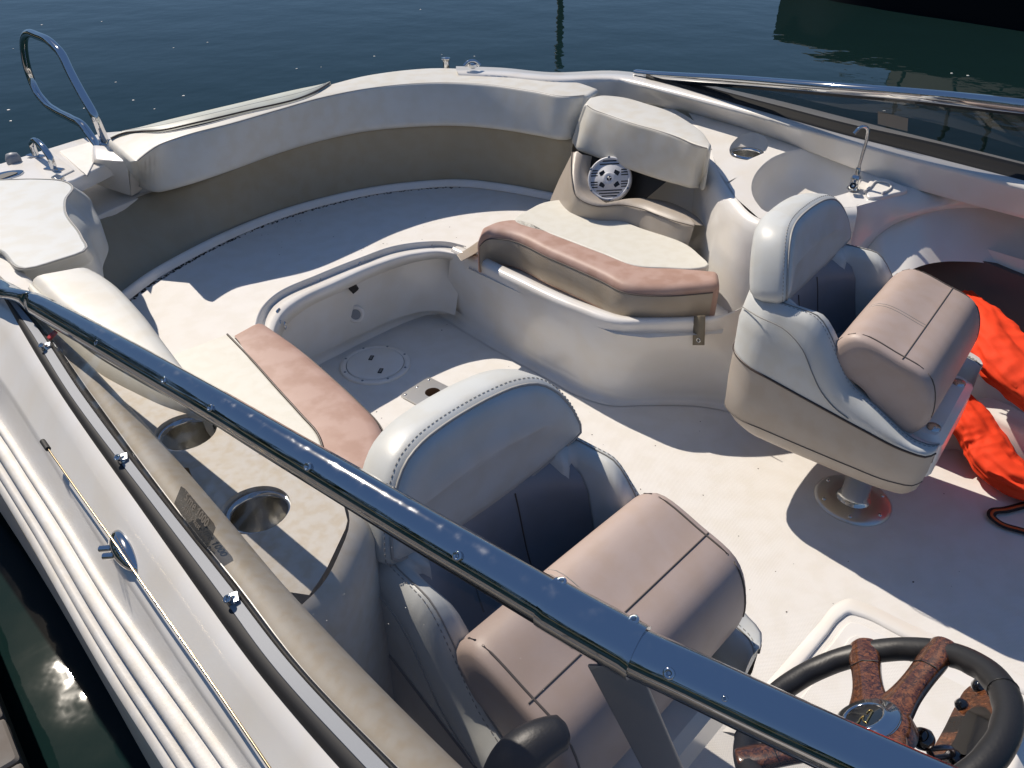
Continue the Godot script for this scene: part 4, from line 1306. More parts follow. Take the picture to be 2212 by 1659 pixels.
func windshield_near() -> void:
	var W := thing("windshield", "near starboard windshield with thick polished top rail and clear brownish glass", "windshield", P(500, 1290, 0.87))
	var rp := trc([[-60, 596, 0.872], [0, 623, 0.885], [83, 664, 0.91], [200, 728, 0.945], [333, 803, 0.975], [467, 880, 1.0], [600, 960, 1.015], [737, 1041, 1.025], [937, 1160, 1.03], [1070, 1237, 1.03], [1203, 1315, 1.03], [1390, 1420, 1.03], [1474, 1458, 1.03], [1675, 1553, 1.03], [1875, 1645, 1.03], [2092, 1742, 1.03], [2350, 1850, 1.03]])
	var rail := crv(rp, 120)
	var gi := crv(trc([[-60, 560], [20, 640], [78, 706], [177, 853], [368, 1106], [500, 1272], [630, 1439], [838, 1659], [1100, 1920], [1300, 2090]], 0.872), 120)
	var us := []
	for i in 120:
		us.append((rail[i] - gi[i]).normalized() if i > 8 else (rail[8] - gi[8]).normalized())
	var st := ST()
	sweep(st, rail, us, RAILP)
	var top := put(st, "top_rail", M.rail_chrome, W)
	# black seal under the rail
	st = ST()
	var sl := []
	for i in 120: sl.append(rail[i] - us[i] * 0.026 - Vector3(0, 0.004, 0))
	tube(st, sl, 0.007, 8)
	put(st, "rail_seal", M.rubber, W)
	# pane
	st = ST()
	loft(st, [gi, mixc(gi, rail, 0.5), rail])
	put(st, "pane", M.pane, W)
	# dust and dried spray on the glass
	st = ST()
	for i in 130:
		var k := rng.randi_range(14, 100)
		var gp: Vector3 = gi[k].lerp(rail[k], rng.randf_range(0.08, 0.85)) + Vector3(0, 0.0015, 0.001)
		fleck(st, gp, rng.randf_range(0.0002, 0.0007))
	var du := put(st, "dust_specks", M.dust, W)
	du.set_meta("kind", "stuff")
	# lower frame: outer gasket, metal strip, inner gasket
	var bo := crv(trc([[-60, 545], [0, 630], [43, 706], [133, 853], [310, 1106], [433, 1279], [550, 1439], [737, 1659], [960, 1900], [1150, 2080]], 0.860), 120)
	var go := crv(trc([[-60, 552], [8, 636], [58, 706], [150, 853], [340, 1106], [468, 1276], [587, 1439], [787, 1659], [1030, 1910], [1230, 2085]], 0.870), 120)
	var bi := crv(trc([[-50, 568], [32, 644], [93, 706], [200, 853], [388, 1106], [520, 1270], [650, 1439], [862, 1659], [1130, 1920], [1330, 2090]], 0.866), 120)
	st = ST()
	loft(st, [shift(bo, Vector3(0, -0.006, 0)), shift(bo, Vector3(0, 0.004, -0.002)), mixc(bo, go, 0.5, Vector3(0, 0.006, 0)), shift(go, Vector3(0, 0.002, 0))])
	put(st, "outer_gasket", M.rubber, W)
	st = ST()
	loft(st, [shift(go, Vector3(0, -0.002, 0)), shift(go, Vector3(0, 0.003, -0.001)), shift(mixc(go, gi, 0.95), Vector3(0, 0.005, 0)), gi, shift(gi, Vector3(0, -0.006, 0))], false, [1, 2, 3, 4])
	put(st, "metal_strip", M.alu, W)
	st = ST()
	loft(st, [shift(gi, Vector3(0, -0.003, 0)), mixc(gi, bi, 0.3, Vector3(0, 0.005, 0)), mixc(gi, bi, 0.8, Vector3(0, 0.003, 0)), shift(bi, Vector3(0, -0.006, 0))])
	put(st, "inner_gasket", M.rubber, W)
	# splice sleeve
	var a := 0; var b := 0
	for i in 120:
		var s := screen(rail[i])
		if s.x < 1188: a = i
		if s.x < 1356: b = i
	st = ST()
	var seg := crv([rail[a], rail[(a + b) / 2], rail[b + 1]], 12)
	var su := []
	for i in 12: su.append(us[a])
	sweep(st, seg, su, RAILP, 1.14)
	var sleeve := put(st, "rail_sleeve", M.rail_chrome, W)
	for q in [[1217, 1268], [1372, 1350]]:
		stud(q[0], q[1], P(q[0], q[1], 1.045), Vector3(-0.1, 0.9, 0.2), sleeve, 0.006, "screw")
	for q in [[13, 626], [113, 676], [232, 741], [380, 824], [473, 879], [698, 1012], [999, 1198], [1447, 1449], [1587, 1519]]:
		var best := 0
		for i in 120: if absf(screen(rail[i]).x - q[0]) < absf(screen(rail[best]).x - q[0]): best = i
		var t: Vector3 = (rail[min(best + 1, 119)] - rail[max(best - 1, 0)]).normalized()
		var nn := t.cross(us[best])
		if nn.y < 0: nn = -nn
		var small: bool = q[0] == 1587
		stud(q[0], q[1], rail[best] + nn * 0.0185, nn, top, 0.003 if small else 0.0062, "screw" if small else "snap_stud")
	for q in [[97, 751], [262, 993], [500, 1297]]:
		stud(q[0], q[1], P(q[0], q[1], 0.877), Vector3(0.1, 0.8, 0.5), W, 0.006)
		st = ST()
		box(st, frame_at(P(q[0] + 6, q[1] - 6, 0.879), Vector3(0.0, 1, 0.1), Vector3(0.9, 0, 0.3)), Vector3(0.018, 0.003, 0.012), 0.001)
		put(st, "snap_plate", M.dark_alu, W)
	# brace from the sleeve down to the helm
	st = ST()
	var p0 := P(1325, 1440, 1.01); var p1 := P(1445, 1690, 0.80)
	var w0 := (P(1375, 1425, 1.01) - P(1275, 1425, 1.01)) * 0.55
	var w1 := (P(1480, 1690, 0.80) - P(1395, 1690, 0.80)) * 0.5
	var th := Vector3(0.004, 0.006, 0.006)
	strip(st, [crv([p0 - w0, p1 - w1], 8), crv([p0 + w0, p1 + w1], 8), crv([p0 + w0 - th, p1 + w1 - th], 8), crv([p0 - w0 - th, p1 - w1 - th], 8)], [0.002, 0.002, 0.002, 0.002], 0.001)
	put(st, "brace", M.dark_alu, W)
	# warning label stuck on the glass
	var L := thing("glass_sticker", "small dark faded sticker with pale lettering on the near windshield glass", "sticker", P(430, 1110, 0.885))
	st = ST()
	var sp := []
	for q in [[391, 1050], [400, 1056], [462, 1130], [466, 1140], [455, 1170], [447, 1186], [420, 1160], [376, 1087]]: sp.append(on_pane(q[0], q[1], gi, rail))
	for i in sp.size(): tri(st, sp[0], sp[i], sp[(i + 1) % sp.size()])
	put(st, "label_film", M.sticker, L)
	var o := on_pane(424, 1105, gi, rail)
	var ex := (on_pane(440, 1126, gi, rail) - on_pane(400, 1074, gi, rail)).normalized()
	var ey := (on_pane(440, 1070, gi, rail) - on_pane(420, 1100, gi, rail))
	ey = (ey - ex * ey.dot(ex)).normalized()
	for q in [["Sme 1000", 0.017, 0.003], ["Stain & Rust", 0.0095, -0.011]]:
		var tm := TextMesh.new()
		tm.text = q[0]
		var fnt := SystemFont.new(); fnt.font_names = PackedStringArray(["Droid Sans"]); fnt.font_weight = 700
		tm.font = fnt
		tm.font_size = 32
		tm.pixel_size = q[1] / 32.0
		tm.depth = 0.0004
		var mi := MeshInstance3D.new()
		mi.name = "lettering"
		mi.mesh = tm
		mi.material_override = M.sticker_print
		L.add_child(mi, true)
		var ez := ex.cross(ey)
		mi.transform = Transform3D(Basis(ex, ey, ez), o + ey * q[2] + ez * 0.0012 - L.position)
func on_pane(x: float, y: float, gi: Array, rail: Array) -> Vector3:
	# where the line of sight meets the sloping pane
	var d := ray(x, y)
	var c := Vector3(0, CAM_H, 0)
	for i in gi.size() - 1:
		for f in [[gi[i], gi[i + 1], rail[i + 1]], [gi[i], rail[i + 1], rail[i]]]:
			var h = Geometry3D.ray_intersects_triangle(c, d, f[0], f[1], f[2])
			if h != null: return h - d * 0.002
	return P(x, y, 0.88)
func screen(p: Vector3) -> Vector2:
	var q := p - Vector3(0, CAM_H, 0)
	var r := q.dot(RT); var f := q.dot(FW)
	var z := f * CT - q.y * SNT
	return Vector2(1106 + FPX * r / z, 829.5 - FPX * (f * SNT + q.y * CT) / z)
func windshield_far() -> void:
	var W := thing("windshield", "far port windshield with bright top rail and dark smoked glass", "windshield", P(1800, 265, 0.92))
	var rail := crv(trc([[1372, 158, 0.866], [1400, 161, 0.875], [1475, 166, 0.905], [1600, 173, 0.96], [1700, 181, 0.995], [1800, 189, 1.025], [2000, 205, 1.06], [2212, 226, 1.07], [2450, 252, 1.08]]), 80)
	var gi := crv(trc([[1395, 165], [1440, 172], [1480, 181], [1560, 203], [1700, 240], [1830, 274], [2000, 312], [2212, 364], [2450, 424]], 0.872), 80)
	ext(rail); ext(gi)
	var us := []
	for i in 81: us.append((rail[max(i, 14)] - gi[max(i, 14)]).normalized())
	var st := ST()
	sweep(st, rail, us, [[0.012, 0.012], [0.016, 0.0], [0.012, -0.014], [-0.03, -0.012], [-0.034, 0.0], [-0.03, 0.010], [0.0, 0.014]])
	put(st, "top_rail", M.chrome, W)
	st = ST()
	loft(st, [gi, mixc(gi, rail, 0.5), rail])
	put(st, "pane", M.tinted_pane, W)
	st = ST()
	var bo := crv(trc([[1395, 168], [1440, 178], [1478, 189], [1556, 212], [1696, 252], [1826, 288], [1996, 331], [2208, 386], [2450, 450]], 0.867), 80)
	ext(bo)
	loft(st, [shift(gi, Vector3(0, 0.0, -0.02)), shift(gi, Vector3(0, 0.012, 0)), mixc(gi, bo, 0.45, Vector3(0, 0.013, 0)), mixc(gi, bo, 0.5, Vector3(0, 0.006, 0)), mixc(gi, bo, 0.9, Vector3(0, 0.008, 0)), shift(bo, Vector3(0, -0.004, 0))])
	put(st, "lower_frame", M.rubber, W)
	# registration decal on the glass
	var D := thing("glass_decal", "pale rectangular decal behind the smoked far windshield glass", "sticker", P(1930, 262, 0.98))
	st = ST()
	var q := [P(1896, 240, 0.965), P(1962, 256, 0.965), P(1960, 284, 0.925), P(1896, 268, 0.925)]
	quad(st, q[0], q[1], q[2], q[3])
	put(st, "decal_film", M.decal, D)

# ---------------------------------------------------------------- console fittings
func cup(px: float, py: float, h: float, halfw: float, label: String) -> void:
	var c := P(px, py, h)
	var r := (P(px + halfw, py, h) - P(px - halfw, py, h)).length() / 2
	var T := thing("cup_holder", label, "cup holder", c, "stainless cup holders")
	var st := ST()
	lathe(st, [[r * 0.80, -0.004], [r * 0.84, 0.003], [r * 0.92, 0.0055], [r * 0.98, 0.003], [r, -0.002]], Transform3D(Basis(), Vector3(0, 0.002, 0)), 48)
	putl(st, "rim", M.chrome, T)
	st = ST()
	lathe(st, [[r * 0.82, 0.0], [r * 0.80, -0.01], [r * 0.78, -0.100], [r * 0.74, -0.107], [0.0, -0.109]], Transform3D(), 48)
	putl(st, "cup_wall", M.cup_steel, T)
	st = ST()
	lathe(st, [[0.0, -0.1065], [0.007, -0.1065], [0.008, -0.109]], Transform3D(), 12)
	putl(st, "drain", M.black, T)
func console_fittings() -> void:
	cup(1614, 332, PC(1614, 334, -0.020).y, 37, "stainless cup holder sunk in the white console beside the sink basin")
	cup(408, 941, 0.784, 66, "stainless cup holder in the starboard shelf, next to the starboard backrest cushion")
	cup(561, 1110, 0.784, 72, "stainless cup holder in the starboard shelf, next to the near helm chair")
	# faucet
	var base := PC(1843, 408, 0.002)
	var T := thing("faucet", "slim chrome gooseneck faucet on the white console by the sink", "faucet", base)
	var st := ST()
	lathe(st, [[0.022, 0.0], [0.022, 0.004], [0.016, 0.012], [0.015, 0.03], [0.017, 0.036], [0.013, 0.046], [0.009, 0.05]], Transform3D(), 24)
	putl(st, "base", M.chrome, T)
	st = ST()
	lathe(st, [[0.0, 0.0], [0.012, 0.0], [0.013, 0.004], [0.013, 0.02], [0.010, 0.024]], frame_at(Vector3(0.006, 0.018, 0.02), Vector3(0.35, 0.3, 0.9)), 20)
	putl(st, "valve_knob", M.chrome, T)
	st = ST()
	var up := 0.19
	var path := [Vector3(0, 0.045, 0), Vector3(0, 0.09, 0), Vector3(0.0, up, 0)]
	var dir := -RT * 0.9 + Vector3(0, 0, 0.2)
	dir = dir.normalized()
	for k in range(1, 9):
		var a := PI * k / 9.0 * 0.98
		path.append(Vector3(0, up, 0) + dir * 0.022 * (1 - cos(a)) + Vector3(0, 0.022 * sin(a), 0))
	path.append(path[-1] + Vector3(0, -0.008, 0) + dir * 0.006)
	tube(st, crv(path, 40), 0.0055, 12)
	putl(st, "spout", M.chrome, T)
	st = ST()
	lathe(st, [[0.0085, 0.048], [0.0085, 0.07], [0.007, 0.074]], Transform3D(), 16)
	putl(st, "collar", M.chrome, T)
	# moulded soap rest by the faucet
	var R := thing("soap_rest", "small white moulded rest on the console beside the faucet", "tray", PC(1915, 402, 0.002))
	st = ST()
	var ring := crv(tpc([[1872, 405], [1888, 385], [1905, 384], [1940, 396], [1962, 409], [1935, 416], [1900, 424], [1880, 425]], 0.012), 40, true)
	pad(st, ring, 0.014, 0.006)
	put(st, "tray_body", M.gelcoat, R)
	st = ST()
	tube(st, crv(tpc([[1866, 414], [1880, 404], [1893, 392], [1918, 394], [1925, 404], [1905, 418]], 0.016), 30), 0.004, 8)
	put(st, "rim", M.gelcoat, R)
	# speaker
	var sc := PZ(1317, 387, -2.31)
	var nrm := Vector3(0.45, 0.48, 0.75).normalized()
	var S := thing("speaker", "round white slotted marine speaker under the short port backrest", "speaker", sc)
	var fr := frame_at(Vector3.ZERO, nrm, RT)
	var sr := 0.0885
	st = ST()
	lathe(st, [[sr, -0.02], [sr, 0.004], [sr * 0.97, 0.012], [sr * 0.90, 0.014], [sr * 0.86, 0.010], [sr * 0.86, 0.0]], fr, 48)
	putl(st, "rim", M.speaker_white, S)
	st = ST()
	lathe(st, [[sr * 0.88, 0.006], [sr * 0.84, 0.010], [sr * 0.34, 0.0105], [sr * 0.28, 0.016], [sr * 0.22, 0.0175], [sr * 0.12, 0.0165], [0.0, 0.0165]], fr, 40)
	putl(st, "grille_face", M.speaker_white, S)
	var slots := []
	for y in [-0.070, -0.058]: slots.append([0.0, y, 0.056 if y < -0.06 else 0.078, 0.0048, 0.0])
	for y in [0.046, 0.057, 0.068]: slots.append([0.0, y, 0.104 - (y - 0.046) * 1.9, 0.0048, 0.0])
	for sx in [-1, 1]:
		for y in [-0.034, -0.024, -0.014, 0.012, 0.022, 0.032]: slots.append([sx * 0.061, y, 0.028, 0.0048, 0.0])
		for sy in [-1, 1]: slots.append([sx * 0.029, sy * 0.023, 0.022, 0.017, sx * sy * 0.5])
	for q in slots:
		st = ST()
		var rad2: float = Vector2(q[0], q[1]).length()
		var lift := 0.0098
		box(st, fr * Transform3D(Basis(Vector3.UP, q[4]), Vector3(q[0], lift, q[1])), Vector3(q[2], 0.003, q[3]), 0.0006)
		putl(st, "slot", M.black, S)
	st = ST()
	lathe(st, [[0.0, 0.0172], [0.0095, 0.0172], [0.0095, 0.0165]], fr, 20)
	var em := putl(st, "emblem_disc", M.black, S)
	for k in 3:
		st = ST()
		var a := TAU * k / 3 + PI / 2
		tube(st, [fr * Vector3(0, 0.0178, 0), fr * Vector3(cos(a) * 0.0085, 0.0178, sin(a) * 0.0085)], 0.0014, 6)
		putl(st, "emblem_spoke", M.speaker_white, em)
	for k in 6:
		st = ST()
		var a := TAU * k / 6 + 0.5
		lathe(st, [[0.0, 0.0135], [0.0035, 0.0145], [0.005, 0.0135]], Transform3D(fr.basis, fr * Vector3(cos(a) * 0.085, 0, sin(a) * 0.085)), 10)
		putl(st, "screw", M.dark_alu, S)
	# dark pocket behind the speaker and cockpit side above the port bench
	var K2 := thing("side_liner", "beige moulded cockpit side behind the speaker and above the side bolster", "panel", sc + Vector3(0.1, 0, -0.06))
	st = ST()
	var q0 := [PZ(1225, 300, -2.50), PZ(1330, 300, -2.50), PZ(1440, 330, -2.52), PZ(1500, 350, -2.56), PZ(1530, 390, -2.56)]
	var q1 := []
	for p in q0: q1.append(Vector3(p.x, 0.36, p.z + 0.05))
	loft(st, [shift(q0, Vector3(0, 0.12, 0)), q0, q1])
	put(st, "liner_face", M.gelcoat, K2)
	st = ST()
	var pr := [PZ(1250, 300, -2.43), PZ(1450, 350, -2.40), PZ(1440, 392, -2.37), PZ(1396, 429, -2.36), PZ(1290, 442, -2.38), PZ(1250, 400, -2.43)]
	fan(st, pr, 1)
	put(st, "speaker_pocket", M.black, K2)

# ---------------------------------------------------------------- stern and gunwale fittings
func deck_fittings() -> void:
	var hd := 0.72
	var zz := -0.82
	var T := thing("grab_rail", "bent polished steel grab rail loop rising from the stern deck", "rail", P(223, 320, hd))
	var st := ST()
	var b1 := P(228, 309, hd); var b2 := P(219, 336, hd)
	var path := [b1]
	for q in [[205, 252], [170, 190], [150, 152], [136, 122], [118, 100], [80, 77], [62, 72], [52, 84], [52, 110], [60, 150], [75, 190], [98, 222], [122, 240], [155, 257], [182, 275], [203, 305]]: path.append(PZ(q[0], q[1], zz))
	path.append(b2)
	tube(st, crv(path, 110), 0.0165, 14)
	put(st, "bent_tube", M.chrome, T)
	for b in [b1, b2]:
		st = ST()
		lathe(st, [[0.036, 0.0], [0.036, 0.004], [0.024, 0.009], [0.018, 0.012]], Transform3D(Basis(), b), 24)
		put(st, "flange", M.chrome, T)
	# lift handle
	T = thing("lift_handle", "small chrome lift handle screwed to the stern deck hatch", "handle", P(97, 352, hd))
	var h1 := P(78, 337, hd + 0.006); var h2 := P(117, 366, hd + 0.006)
	st = ST()
	tube(st, crv([h1, h1 + Vector3(0, 0.045, 0), h1.lerp(h2, 0.12) + Vector3(0, 0.06, 0), h1.lerp(h2, 0.88) + Vector3(0, 0.06, 0), h2 + Vector3(0, 0.045, 0), h2], 40), 0.012, 12)
	put(st, "grip", M.chrome, T)
	for h in [h1, h2]:
		st = ST()
		box(st, Transform3D(Basis(Vector3.UP, 0.5), h + Vector3(0, 0.002, 0)), Vector3(0.075, 0.005, 0.03), 0.002)
		put(st, "foot", M.chrome, T)
	# flush latch
	T = thing("flush_latch", "oval chrome flush latch set in the stern deck hatch", "latch", P(20, 378, hd))
	st = ST()
	pad(st, crv(trc([[-40, 392], [-20, 378], [30, 367], [50, 367], [46, 374], [10, 386], [-30, 398]], hd + 0.012), 40, true), 0.008, 0.003)
	put(st, "plate", M.chrome, T)
	st = ST()
	pad(st, crv(trc([[-22, 388], [-10, 381], [28, 371], [38, 372], [20, 380], [-12, 389]], hd + 0.014), 30, true), 0.004, 0.001)
	put(st, "recess", M.black, T)
	T = thing("hatch_hinge", "small steel hinge plate on the edge of the stern deck", "hinge", P(124, 381, hd))
	st = ST()
	pad(st, trc([[110, 382], [122, 375], [138, 380], [126, 387]], hd + 0.014), 0.01, 0.002)
	put(st, "plate", M.steel, T)
	T = thing("light_cap", "blue-grey domed fitting on the far edge of the stern deck", "fitting", P(32, 348, hd))
	st = ST()
	lathe(st, [[0.026, 0.0], [0.026, 0.02], [0.02, 0.034], [0.0, 0.04]], Transform3D(Basis(), P(32, 352, hd)), 18)
	put(st, "dome", M.alu, T)
	# port cleat and ski hook on the far gunwale
	T = thing("bollard_cleat", "chrome mushroom bollard on the far stern gunwale", "cleat", P(964, 146, 0.8))
	st = ST()
	lathe(st, [[0.015, -0.02], [0.015, 0.026], [0.014, 0.034], [0.021, 0.038], [0.021, 0.044], [0.0, 0.047]], Transform3D(Basis(), P(964, 146, 0.83)), 20)
	put(st, "post", M.chrome, T)
	T = thing("gunwale_cleat", "low chrome cleat on the far port gunwale", "cleat", P(1018, 143, 0.86))
	st = ST()
	var ca := P(1003, 143, 0.872); var cb := P(1036, 141, 0.872)
	tube(st, crv([ca, ca.lerp(cb, 0.3) + Vector3(0, 0.018, 0), ca.lerp(cb, 0.7) + Vector3(0, 0.018, 0), cb], 20), 0.008, 10)
	put(st, "horn", M.chrome, T)
	st = ST()
	box(st, Transform3D(Basis(), ca.lerp(cb, 0.5) + Vector3(0, 0.0, 0)), Vector3(0.04, 0.02, 0.03), 0.004)
	put(st, "foot", M.chrome, T)
	# near pull-up cleat
	var cc := P(274, 1190, 0.80)
	T = thing("pullup_cleat", "teardrop chrome pull-up cleat on the near side deck", "cleat", cc)
	st = ST()
	var ax := (P(299, 1229, 0.80) - P(249, 1149, 0.80))
	var hl := ax.length() / 2
	ax = ax.normalized()
	var nn := Vector3(0.0, 0.75, 0.66).normalized()
	var ay := nn.cross(ax).normalized()
	var rows := []
	for q in [[1.0, -0.004], [1.0, 0.002], [0.93, 0.008], [0.75, 0.014], [0.45, 0.018], [0.15, 0.0195]]:
		var row := []
		for k in 40:
			var a := TAU * k / 40
			row.append(cc + ax * cos(a) * hl * q[0] + ay * sin(a) * hl * 0.40 * q[0] * (1 - 0.15 * cos(a)) + nn * q[1])
		rows.append(row)
	st = ST()
	loft(st, rows, true); fan(st, rows[-1])
	put(st, "dome", M.chrome, T)
	for q in [[[262, 1182], [216, 1186]], [[268, 1198], [224, 1202]]]:
		st = ST()
		tube(st, [P(q[0][0], q[0][1], 0.80), P(q[1][0], q[1][1], 0.795)], 0.0055, 10)
		put(st, "pin", M.chrome, T)
	# whip antenna lying along the deck
	T = thing("whip_antenna", "thin brassy whip antenna with black tip lying along the side deck", "antenna", P(300, 1249, 0.83))
	var ap := crv(trc([[104, 970, 0.835], [200, 1106, 0.835], [250, 1176, 0.835], [300, 1249, 0.835], [433, 1439, 0.835], [583, 1659, 0.835], [700, 1830, 0.835]]), 50)
	st = ST(); tube(st, ap, 0.0017, 8)
	put(st, "rod", M.brass_rod, T)
	st = ST(); tube(st, [P(92, 953, 0.835), ap[0]], 0.0048, 10)
	put(st, "tip", M.rubber, T)
	T = thing("red_tag", "tiny red plastic tag inside the near windshield corner", "tag", P(113, 724, 0.86))
	st = ST(); box(st, frame_at(P(113, 724, 0.885), Vector3(0.3, 0.8, 0.5)), Vector3(0.012, 0.006, 0.022), 0.002)
	put(st, "tag_body", M.red_tag, T)

# ---------------------------------------------------------------- floor and bench fittings
func floor_fittings() -> void:
	var c := P(811, 787, 0.004)
	var r := (P(887, 787, 0.004) - P(736, 787, 0.004)).length() / 2
	var T := thing("deck_plate", "round white screw-down deck plate in the shaded cockpit floor", "hatch", c)
	var st := ST()
	lathe(st, [[r, -0.004], [r, 0.004], [r * 0.985, 0.0065], [r * 0.84, 0.0065], [r * 0.825, 0.003]], Transform3D(), 64)
	var ring := putl(st, "ring", M.gelcoat, T)
	st = ST()
	lathe(st, [[r * 0.815, 0.002], [r * 0.81, 0.006], [r * 0.80, 0.0068], [0.0, 0.0068]], Transform3D(), 64, [1, 1, 2])
	var lid := putl(st, "lid", M.gelcoat, T)
	st = ST()
	lathe(st, [[r * 0.828, 0.0025], [r * 0.812, 0.0025]], Transform3D(), 64)
	putl(st, "groove", M.seam, T)
	for k in 8:
		var a := TAU * k / 8 + 0.2
		st = ST()
		lathe(st, [[0.0, 0.0085], [0.004, 0.008], [0.0055, 0.006]], Transform3D(Basis(), Vector3(cos(a) * r * 0.91, 0, sin(a) * r * 0.91)), 10)
		putl(st, "screw", M.dark_alu, ring)
	for q in [[802, 773], [822, 801]]:
		var gp := P(q[0], q[1], 0.011) - c
		st = ST()
		box(st, Transform3D(Basis(Vector3.UP, deg_to_rad(40)), gp + Vector3(0, 0.0005, 0)), Vector3(0.016, 0.002, 0.034), 0.0008)
		var fg := putl(st, "finger_slot", M.black, lid)
		st = ST()
		box(st, Transform3D(Basis(Vector3.UP, deg_to_rad(40)), gp + Vector3(0.001, 0.0025, 0)), Vector3(0.008, 0.003, 0.024), 0.001)
		putl(st, "finger_pull", M.dark_alu, fg)
	# table socket plate
	var k4 := trc([[878, 856], [932, 822], [976, 842], [922, 880]], 0.008)
	var tc: Vector3 = (k4[0] + k4[1] + k4[2] + k4[3]) / 4
	T = thing("table_socket", "square brushed metal table socket plate screwed to the floor", "socket", tc)
	var ex: Vector3 = (k4[1] - k4[0]); var ey: Vector3 = (k4[3] - k4[0])
	var side_len := 0.165
	ex = ex.normalized(); ey = (ey - ex * ey.dot(ex)).normalized()
	var corners := []
	for q in [[-1, -1], [1, -1], [1, 1], [-1, 1]]: corners.append(tc + ex * q[0] * side_len / 2 * 0.95 + ey * q[1] * side_len / 2 * 0.95)
	var ring2 := []
	for i in 4: ring2.append_array(round_corner(corners[(i + 3) % 4], corners[i], corners[(i + 1) % 4], 0.012, 3))
	st = ST()
	var hole := []
	for k in 40: hole.append(Vector3(P(935, 851, 0.0).x, tc.y, P(935, 851, 0.0).z) + Vector3(cos(TAU * k / 40) * 0.0295, 0, sin(TAU * k / 40) * 0.0295))
	var hr := annulus(st, ring2, hole, 64)
	var low := []
	for p in ring2: low.append(p + Vector3(0, -0.006, 0))
	loft(st, [ring2, low], true, [5])
	put(st, "plate", M.brushed, T)
	st = ST()
	loft(st, [hr, shift(hr, Vector3(0, -0.16, 0))], true)
	fan(st, shift(hr, Vector3(0, -0.16, 0)), 3)
	put(st, "socket_well", M.core_wood, T)
	for q in [[-0.8, -0.8], [0.8, -0.8], [0.8, 0.8], [-0.8, 0.8], [0.0, -0.8], [0.0, 0.8]]:
		st = ST()
		lathe(st, [[0.0, 0.002], [0.003, 0.0025], [0.0055, 0.0005]], Transform3D(Basis(), tc + ex * q[0] * side_len / 2 * 0.95 + ey * q[1] * side_len / 2 * 0.95), 12)
		put(st, "screw", M.steel, T)
	# courtesy light on the locker panel
	var lp := on_pane(769, 677, panel_b, panel_t)
	var ln := Vector3(0.75, 0.25, 0.62).normalized()
	T = thing("courtesy_light", "round flush courtesy light on the panel below the locker rim", "light", lp)
	var lf := frame_at(Vector3(0.0, 0, 0.0) + ln * 0.014, ln)
	st = ST()
	lathe(st, [[0.036, -0.01], [0.036, 0.0], [0.032, 0.003], [0.022, 0.003], [0.021, 0.0]], lf, 32)
	putl(st, "bezel", M.gelcoat, T)
	st = ST()
	lathe(st, [[0.021, 0.0015], [0.018, 0.002], [0.0, 0.0025]], lf, 28)
	putl(st, "lens", M.alu, T)
	# black latch tab
	T = thing("latch_tab", "small black rubber latch tab hanging under the locker rim", "latch", P(760, 612, 0.30))
	st = ST()
	strip(st, [[P(750, 605, 0.325), P(755, 622, 0.29), P(764, 631, 0.275)], [P(764, 600, 0.325), P(770, 614, 0.29), P(775, 622, 0.275)], [P(764, 600, 0.325) + Vector3(0.008, 0, 0.008), P(770, 614, 0.29) + Vector3(0.01, 0, 0.01), P(775, 622, 0.275) + Vector3(0.01, 0, 0.01)], [P(750, 605, 0.325) + Vector3(0.008, 0, 0.008), P(755, 622, 0.29) + Vector3(0.01, 0, 0.01), P(764, 631, 0.275) + Vector3(0.01, 0, 0.01)]], [0.002, 0.002, 0.002, 0.002], 0.002)
	put(st, "tab", M.black, T)
	# chrome hook latch by the starboard seat
	T = thing("hook_latch", "chrome hook latch on the locker rim beside the starboard seat cushion", "latch", P(610, 690, 0.33))
	st = ST()
	box(st, frame_at(P(606, 680, 0.345), Vector3(0.6, 0.3, -0.5), Vector3(0.4, 0, 0.6)), Vector3(0.03, 0.008, 0.045), 0.003)
	put(st, "plate", M.chrome, T)
	for q in [[611, 690], [607, 700], [616, 703]]:
		st = ST()
		var lc := P(q[0], q[1], 0.335)
		var lk := []
		for k in 16: lk.append(lc + Vector3(cos(TAU * k / 16) * 0.008, sin(TAU * k / 16) * 0.013, cos(TAU * k / 16) * 0.006))
		tube(st, lk, 0.0028, 8, false, true)
		put(st, "link", M.chrome, T)
	# screws in the channel of the locker rim
	for q in [[690, 602], [714, 591], [776, 568], [802, 556], [1028, 559]]:
		st = ST()
		lathe(st, [[0.0075, -0.004], [0.0075, 0.0], [0.006, 0.003], [0.002, 0.0045], [0.0, 0.0035]], frame_at(P(q[0], q[1], 0.362), Vector3(0.4, 0.8, 0.4)), 12)
		put(st, "rim_screw", M.steel, B)
	# strap under the port seat cushion
	T = thing("cushion_strap", "tan webbing strap with eyelet hanging below the port seat cushion", "strap", P(1510, 700, 0.33))
	st = ST()
	var s0 := PZ(1500, 682, -1.985); var s1 := PZ(1524, 682, -1.985); var s2 := PZ(1522, 745, -1.985); var s3 := PZ(1497, 745, -1.985)
	var th := Vector3(0, 0, 0.003)
	strip(st, [[s0, s0.lerp(s3, 0.5), s3], [s1, s1.lerp(s2, 0.5), s2], [s1 + th, s1.lerp(s2, 0.5) + th, s2 + th], [s0 + th, s0.lerp(s3, 0.5) + th, s3 + th]], [0, 0, 0, 0], 0.0)
	put(st, "webbing", M.strap_tan, T)
	st = ST()
	var ec := PZ(1509, 735, -1.98)
	var er := []
	for k in 16: er.append(ec + Vector3(cos(TAU * k / 16) * 0.007, sin(TAU * k / 16) * 0.007, 0))
	tube(st, er, 0.002, 6, false, true)
	put(st, "eyelet", M.steel, T)
	# floor locker lid near the helm, with raised rim
	T = thing("floor_hatch", "white rectangular floor hatch with raised rim beside the steering wheel", "hatch", P(1850, 1450, 0))
	st = ST()
